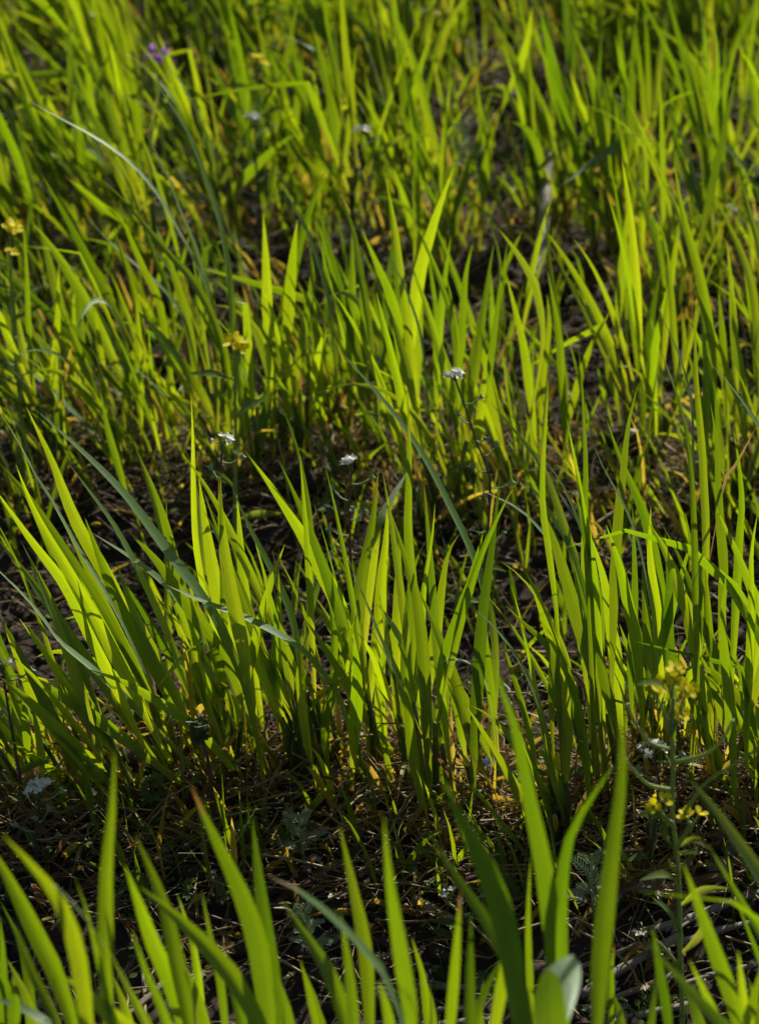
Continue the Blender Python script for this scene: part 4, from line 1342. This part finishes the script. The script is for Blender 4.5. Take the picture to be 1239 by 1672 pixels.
straw(905, 1467, 1112, 1468, 15, 'thick horizontal straw behind the mustard stem')
straw(1030, 1545, 1245, 1462, 14, 'thick slanting straw at the top of the right hand heap')
straw(1060, 1560, 1245, 1500, 11, 'straw second from the top in the right hand heap')
straw(1085, 1532, 1190, 1440, 6, 'thin forked straw leaning up from the right hand heap')
straw(1095, 1535, 1235, 1448, 6, 'thin straw lying close behind the thick slanting one')
straw(945, 1625, 1110, 1540, 16, 'thick pale straw under the mustard stem')
straw(960, 1650, 1120, 1575, 10, 'pale straw just below the thick one by the mustard')
straw(985, 1672, 1160, 1622, 12, 'long pale straw at the bottom right')
straw(1110, 1600, 1245, 1555, 9, 'straw at the right edge below the heap')
straw(940, 1590, 1040, 1555, 8, 'short straw left of the mustard stem')
straw(675, 1468, 745, 1503, 17, 'thick dark broken straw at the centre of the dark strip')
straw(680, 1602, 810, 1597, 10, 'horizontal straw behind the paired blades, the upper one')
straw(690, 1640, 830, 1636, 11, 'horizontal straw behind the paired blades, the middle one')
straw(600, 1665, 800, 1668, 14, 'horizontal straw along the bottom edge at centre')
straw(320, 1375, 365, 1500, 5, 'thin straw hanging down in the dark strip at left', z1=0.01)
straw(232, 1520, 236, 1660, 6, 'thin upright reddish straw among the front blades', z1=0.0)
straw(200, 1660, 300, 1585, 8, 'grey straw slanting behind the front blades at left')
straw(40, 1365, 110, 1330, 6, 'short straw at the lower left by the white flowers')
straw(80, 1250, 130, 1290, 7, 'tan straw at the left foot of the swept tufts')
straw(720, 1160, 810, 1155, 5, 'thin straw crossing the bare gap of the sharp row')
straw(560, 1335, 700, 1310, 6, 'straw lying along the roots of the sharp row at centre')
straw(740, 1330, 880, 1290, 7, 'straw lying along the roots below the bare gap')
straw(870, 500, 892, 370, 20, 'pale standing stub of straw near a dark hollow', lift=0.0, z1=0.05)
straw(860, 470, 880, 430, 9, 'small pale straw beside the standing stub')
straw(905, 570, 1010, 590, 7, 'thin straw on the dark soil right of centre')
straw(390, 610, 430, 540, 9, 'pale straw under the yellow blossom left of middle')
straw(470, 600, 510, 690, 8, 'pale straw by the orange tipped leaves')
straw(100, 600, 200, 640, 8, 'straw on the soil left of middle')
straw(140, 560, 215, 620, 5, 'thin reddish straw on the soil at left')
straw(240, 340, 330, 395, 8, 'straw in the hollow near the top left')
straw(280, 300, 340, 330, 6, 'short straw in the hollow near the top left')
straw(790, 150, 975, 255, 27, 'dark weathered stick lying across the far gap', mat='bark', name='weathered_stick', cat='stick', lift=0.006)
straw(1030, 180, 1110, 215, 26, 'short dark weathered stick near the upper right', mat='bark', name='weathered_stick', cat='stick', lift=0.004)


def lump(r, seed, n=1):
    import bmesh
    bm = bmesh.new()
    bmesh.ops.create_icosphere(bm, subdivisions=n, radius=1.0)
    out = []
    for v in bm.verts:
        k = 1 + 0.45 * noise.noise(v.co * 1.3 + Vector((seed, 0, 0))) + 0.2 * noise.noise(v.co * 3.1 + Vector((0, seed, 0)))
        out.append(Vector((v.co.x * k, v.co.y * k, v.co.z * k * 0.7)) * r)
    f = [tuple(v.index for v in fc.verts) for fc in bm.faces]
    bm.free()
    return out, f


for i, (x, y, rpx, lab, mt) in enumerate(((1178, 1428, 24, 'pinkish round stone at the right edge of the dark strip', 'stone'), (1190, 1400, 12, 'small stone beside the pinkish one', 'stone'),
                                     (1062, 182, 9, 'pale stone on the short dark stick', 'stone'), (620, 1310, 12, 'small stone among roots at centre', 'stone'), (945, 222, 9, 'pale chip of stone by the dark stick', 'stone'))):
    g = G(x, y)
    r = mm(rpx, g)
    g.z = ground_z(g.x, g.y) + r * 0.35
    v, f = lump(r, i * 3.7, 3)
    mb = MB()
    mb.add(v, f)
    tag(put('stone', mb.mesh('stone', M[mt]), None, g), lab, 'stone', 'small stones')

# ------------------------------------------------------------------ what nobody could count: crumbs, litter, tiny leaves
HALF = lambda y: 0.10 + 0.165 * y
crumbs = MB()
LUMPS = [lump(1.0, k * 5.3 + 0.7, 1) for k in range(8)]
for k in range(9000):
    y = random.uniform(0.70, 2.15)
    x = random.uniform(-HALF(y), HALF(y))
    r = random.choice((0.0010, 0.0014, 0.0018, 0.0025, 0.0035, 0.006)) * random.uniform(0.7, 1.3)
    if random.random() < 0.02:
        r *= 2.0
    v, f = random.choice(LUMPS)
    rot = Matrix.Rotation(random.uniform(0, 6.28), 3, 'Z')
    c = Vector((x, y, ground_z(x, y) + r * 0.3))
    crumbs.add([c + (rot @ q) * r for q in v], f)
tag(put('soil_crumbs', crumbs.mesh('soil_crumbs', M['clod'])), 'crumbly dark soil clods between the rows', 'soil', kind='stuff')

lit = MB()
for k in range(7500):
    if random.random() < 0.5:
        row = random.choice((1, 1, 1, 2, 2, 3, 4))
        y = ROWY[row] + random.gauss(-0.012, 0.035)
    else:
        y = random.uniform(0.70, 2.1)
    x = random.uniform(-HALF(y), HALF(y))
    L = random.uniform(0.012, 0.05)
    a = random.gauss(0, 1.0) + (math.pi if random.random() < .5 else 0)
    el = abs(random.gauss(0, 0.38))
    d = Vector((math.cos(a) * math.cos(el), math.sin(a) * math.cos(el), math.sin(el)))
    p = Vector((x, y, ground_z(x, y) + random.uniform(0.0005, 0.005)))
    q = p + d * L
    q.z = max(q.z, ground_z(q.x, q.y) + 0.001)
    mid = (p + q) / 2 + Vector((random.gauss(0, .1), random.gauss(0, .1), random.uniform(0, .12))) * L
    tube(lit, catmull([p, mid, q], 4), random.choice((0.00015, 0.0002, 0.00025, 0.0003, 0.0004, 0.0006)), 4, cap=False)
tag(put('dry_litter', lit.mesh('dry_litter', M['litter'])), 'tangle of dry reddish straw litter at the roots', 'litter', kind='stuff')

dead = {'yellow': MB(), 'brown': MB()}
for k in range(2300):
    row = random.choice((1, 1, 1, 1, 2, 2, 3, 4, 0))
    y = ROWY[row] + random.gauss(-0.005, 0.05)
    if y < 0.7:
        continue
    x = random.uniform(-HALF(y), HALF(y))
    az = random.uniform(0, 6.28)
    pts = rough_curve((x, y, ground_z(x, y)), az, random.uniform(0.4, 1.4), random.uniform(0.01, 0.04), random.uniform(0.3, 1.4), 6)
    for p in pts:
        p.z = max(p.z, ground_z(p.x, p.y) + 0.001)
    blade(dead['yellow' if random.random() < 0.55 else 'brown'], pts, random.uniform(0.0015, 0.0042), Vector((random.gauss(0, .6), -1, 0.4)).normalized(), random.gauss(0, 30), random.gauss(0, 70), 0.4, 0.6, 0.3, 2)
o = put('fallen_leaves', dead['yellow'].mesh('fallen_leaves', M['yellow']))
tag(o, 'withered yellow and brown leaf scraps at the roots', 'litter', kind='stuff')
o2 = put('brown_scraps', dead['brown'].mesh('brown_scraps', M['brown']), o)
o2['kind'] = 'stuff'

cover = MB()
for k in range(800):
    y = random.uniform(0.74, 2.1)
    x = random.uniform(-HALF(y), HALF(y))
    if noise.noise((x * 14, y * 14, 9.0)) < 0.02:
        continue
    g = Vector((x, y, ground_z(x, y)))
    for j in range(random.randint(4, 9)):
        a = random.uniform(0, 6.28)
        d = Vector((math.cos(a), math.sin(a), 0))
        c = g + d * random.uniform(0.001, 0.008) + Vector((0, 0, random.uniform(0.002, 0.014)))
        r = random.uniform(0.0012, 0.003)
        up = Vector((random.gauss(0, .4), random.gauss(0, .4), 1)).normalized()
        s_ = d.cross(up).normalized()
        cover.add([c, c + d * r * .6 + s_ * r * .55, c + d * r * 1.3 + s_ * r * .5, c + d * r * 1.8, c + d * r * 1.3 - s_ * r * .5, c + d * r * .6 - s_ * r * .55], [(0, 1, 2, 3), (0, 3, 4, 5)],
                  [(.5, 0), (1, .4), (1, .7), (.5, .9), (0, .7), (0, .4)])
        tube(cover, [g, c], 0.00025, 3, cap=False)
tag(put('ground_cover', cover.mesh('ground_cover', M['weed'])), 'tiny round green seedlings covering the soil', 'ground cover', kind='stuff')

under = {'leaf': MB(), 'deep': MB(), 'yellow': MB()}
for k in range(4400):
    y = random.uniform(0.86, 2.15)
    x = random.uniform(-HALF(y), HALF(y))
    near = abs(((y - ROW0) / DROW + 0.5) % 1.0 - 0.5) * 2        # 0 on a row, 1 midway between two
    patch = noise.noise((x * 9, y * 9, 3.0)) + 0.25 * (1 - near)
    if patch < (0.06 if y < 1.15 else -0.06):
        continue
    ux, uy = to_px((x, y, 0))
    if any(a < ux < b and c < uy < d for a, b, c, d in BARE) and random.random() < 0.7:
        continue
    L = random.uniform(0.02, 0.06) * (1.0 if y < 1.15 else random.uniform(1.2, 2.1))
    pts = rough_curve((x, y, ground_z(x, y) - 0.002), sway_az(), random.uniform(0.05, 0.6), L, random.uniform(0.0, 0.6), 6)
    blade(under[random.choice(('leaf', 'leaf', 'leaf', 'deep', 'deep', 'yellow'))], pts, random.uniform(0.0012, 0.0036), Vector((random.gauss(0, .7), -1, 0.2)).normalized(), random.gauss(0, 20), random.gauss(0, 40), 0.3, 0.5, 0.4, 2)
o = put('undergrowth', under['leaf'].mesh('undergrowth', M['leaf']))
tag(o, 'fine low grass seedlings between the wheat rows', 'undergrowth', kind='stuff')
o3 = put('dark_blades', under['deep'].mesh('dark_blades', M['deep']), o)
o3['kind'] = 'stuff'
o2 = put('yellowed_blades', under['yellow'].mesh('yellowed_blades', M['yellow']), o)
o2['kind'] = 'stuff'
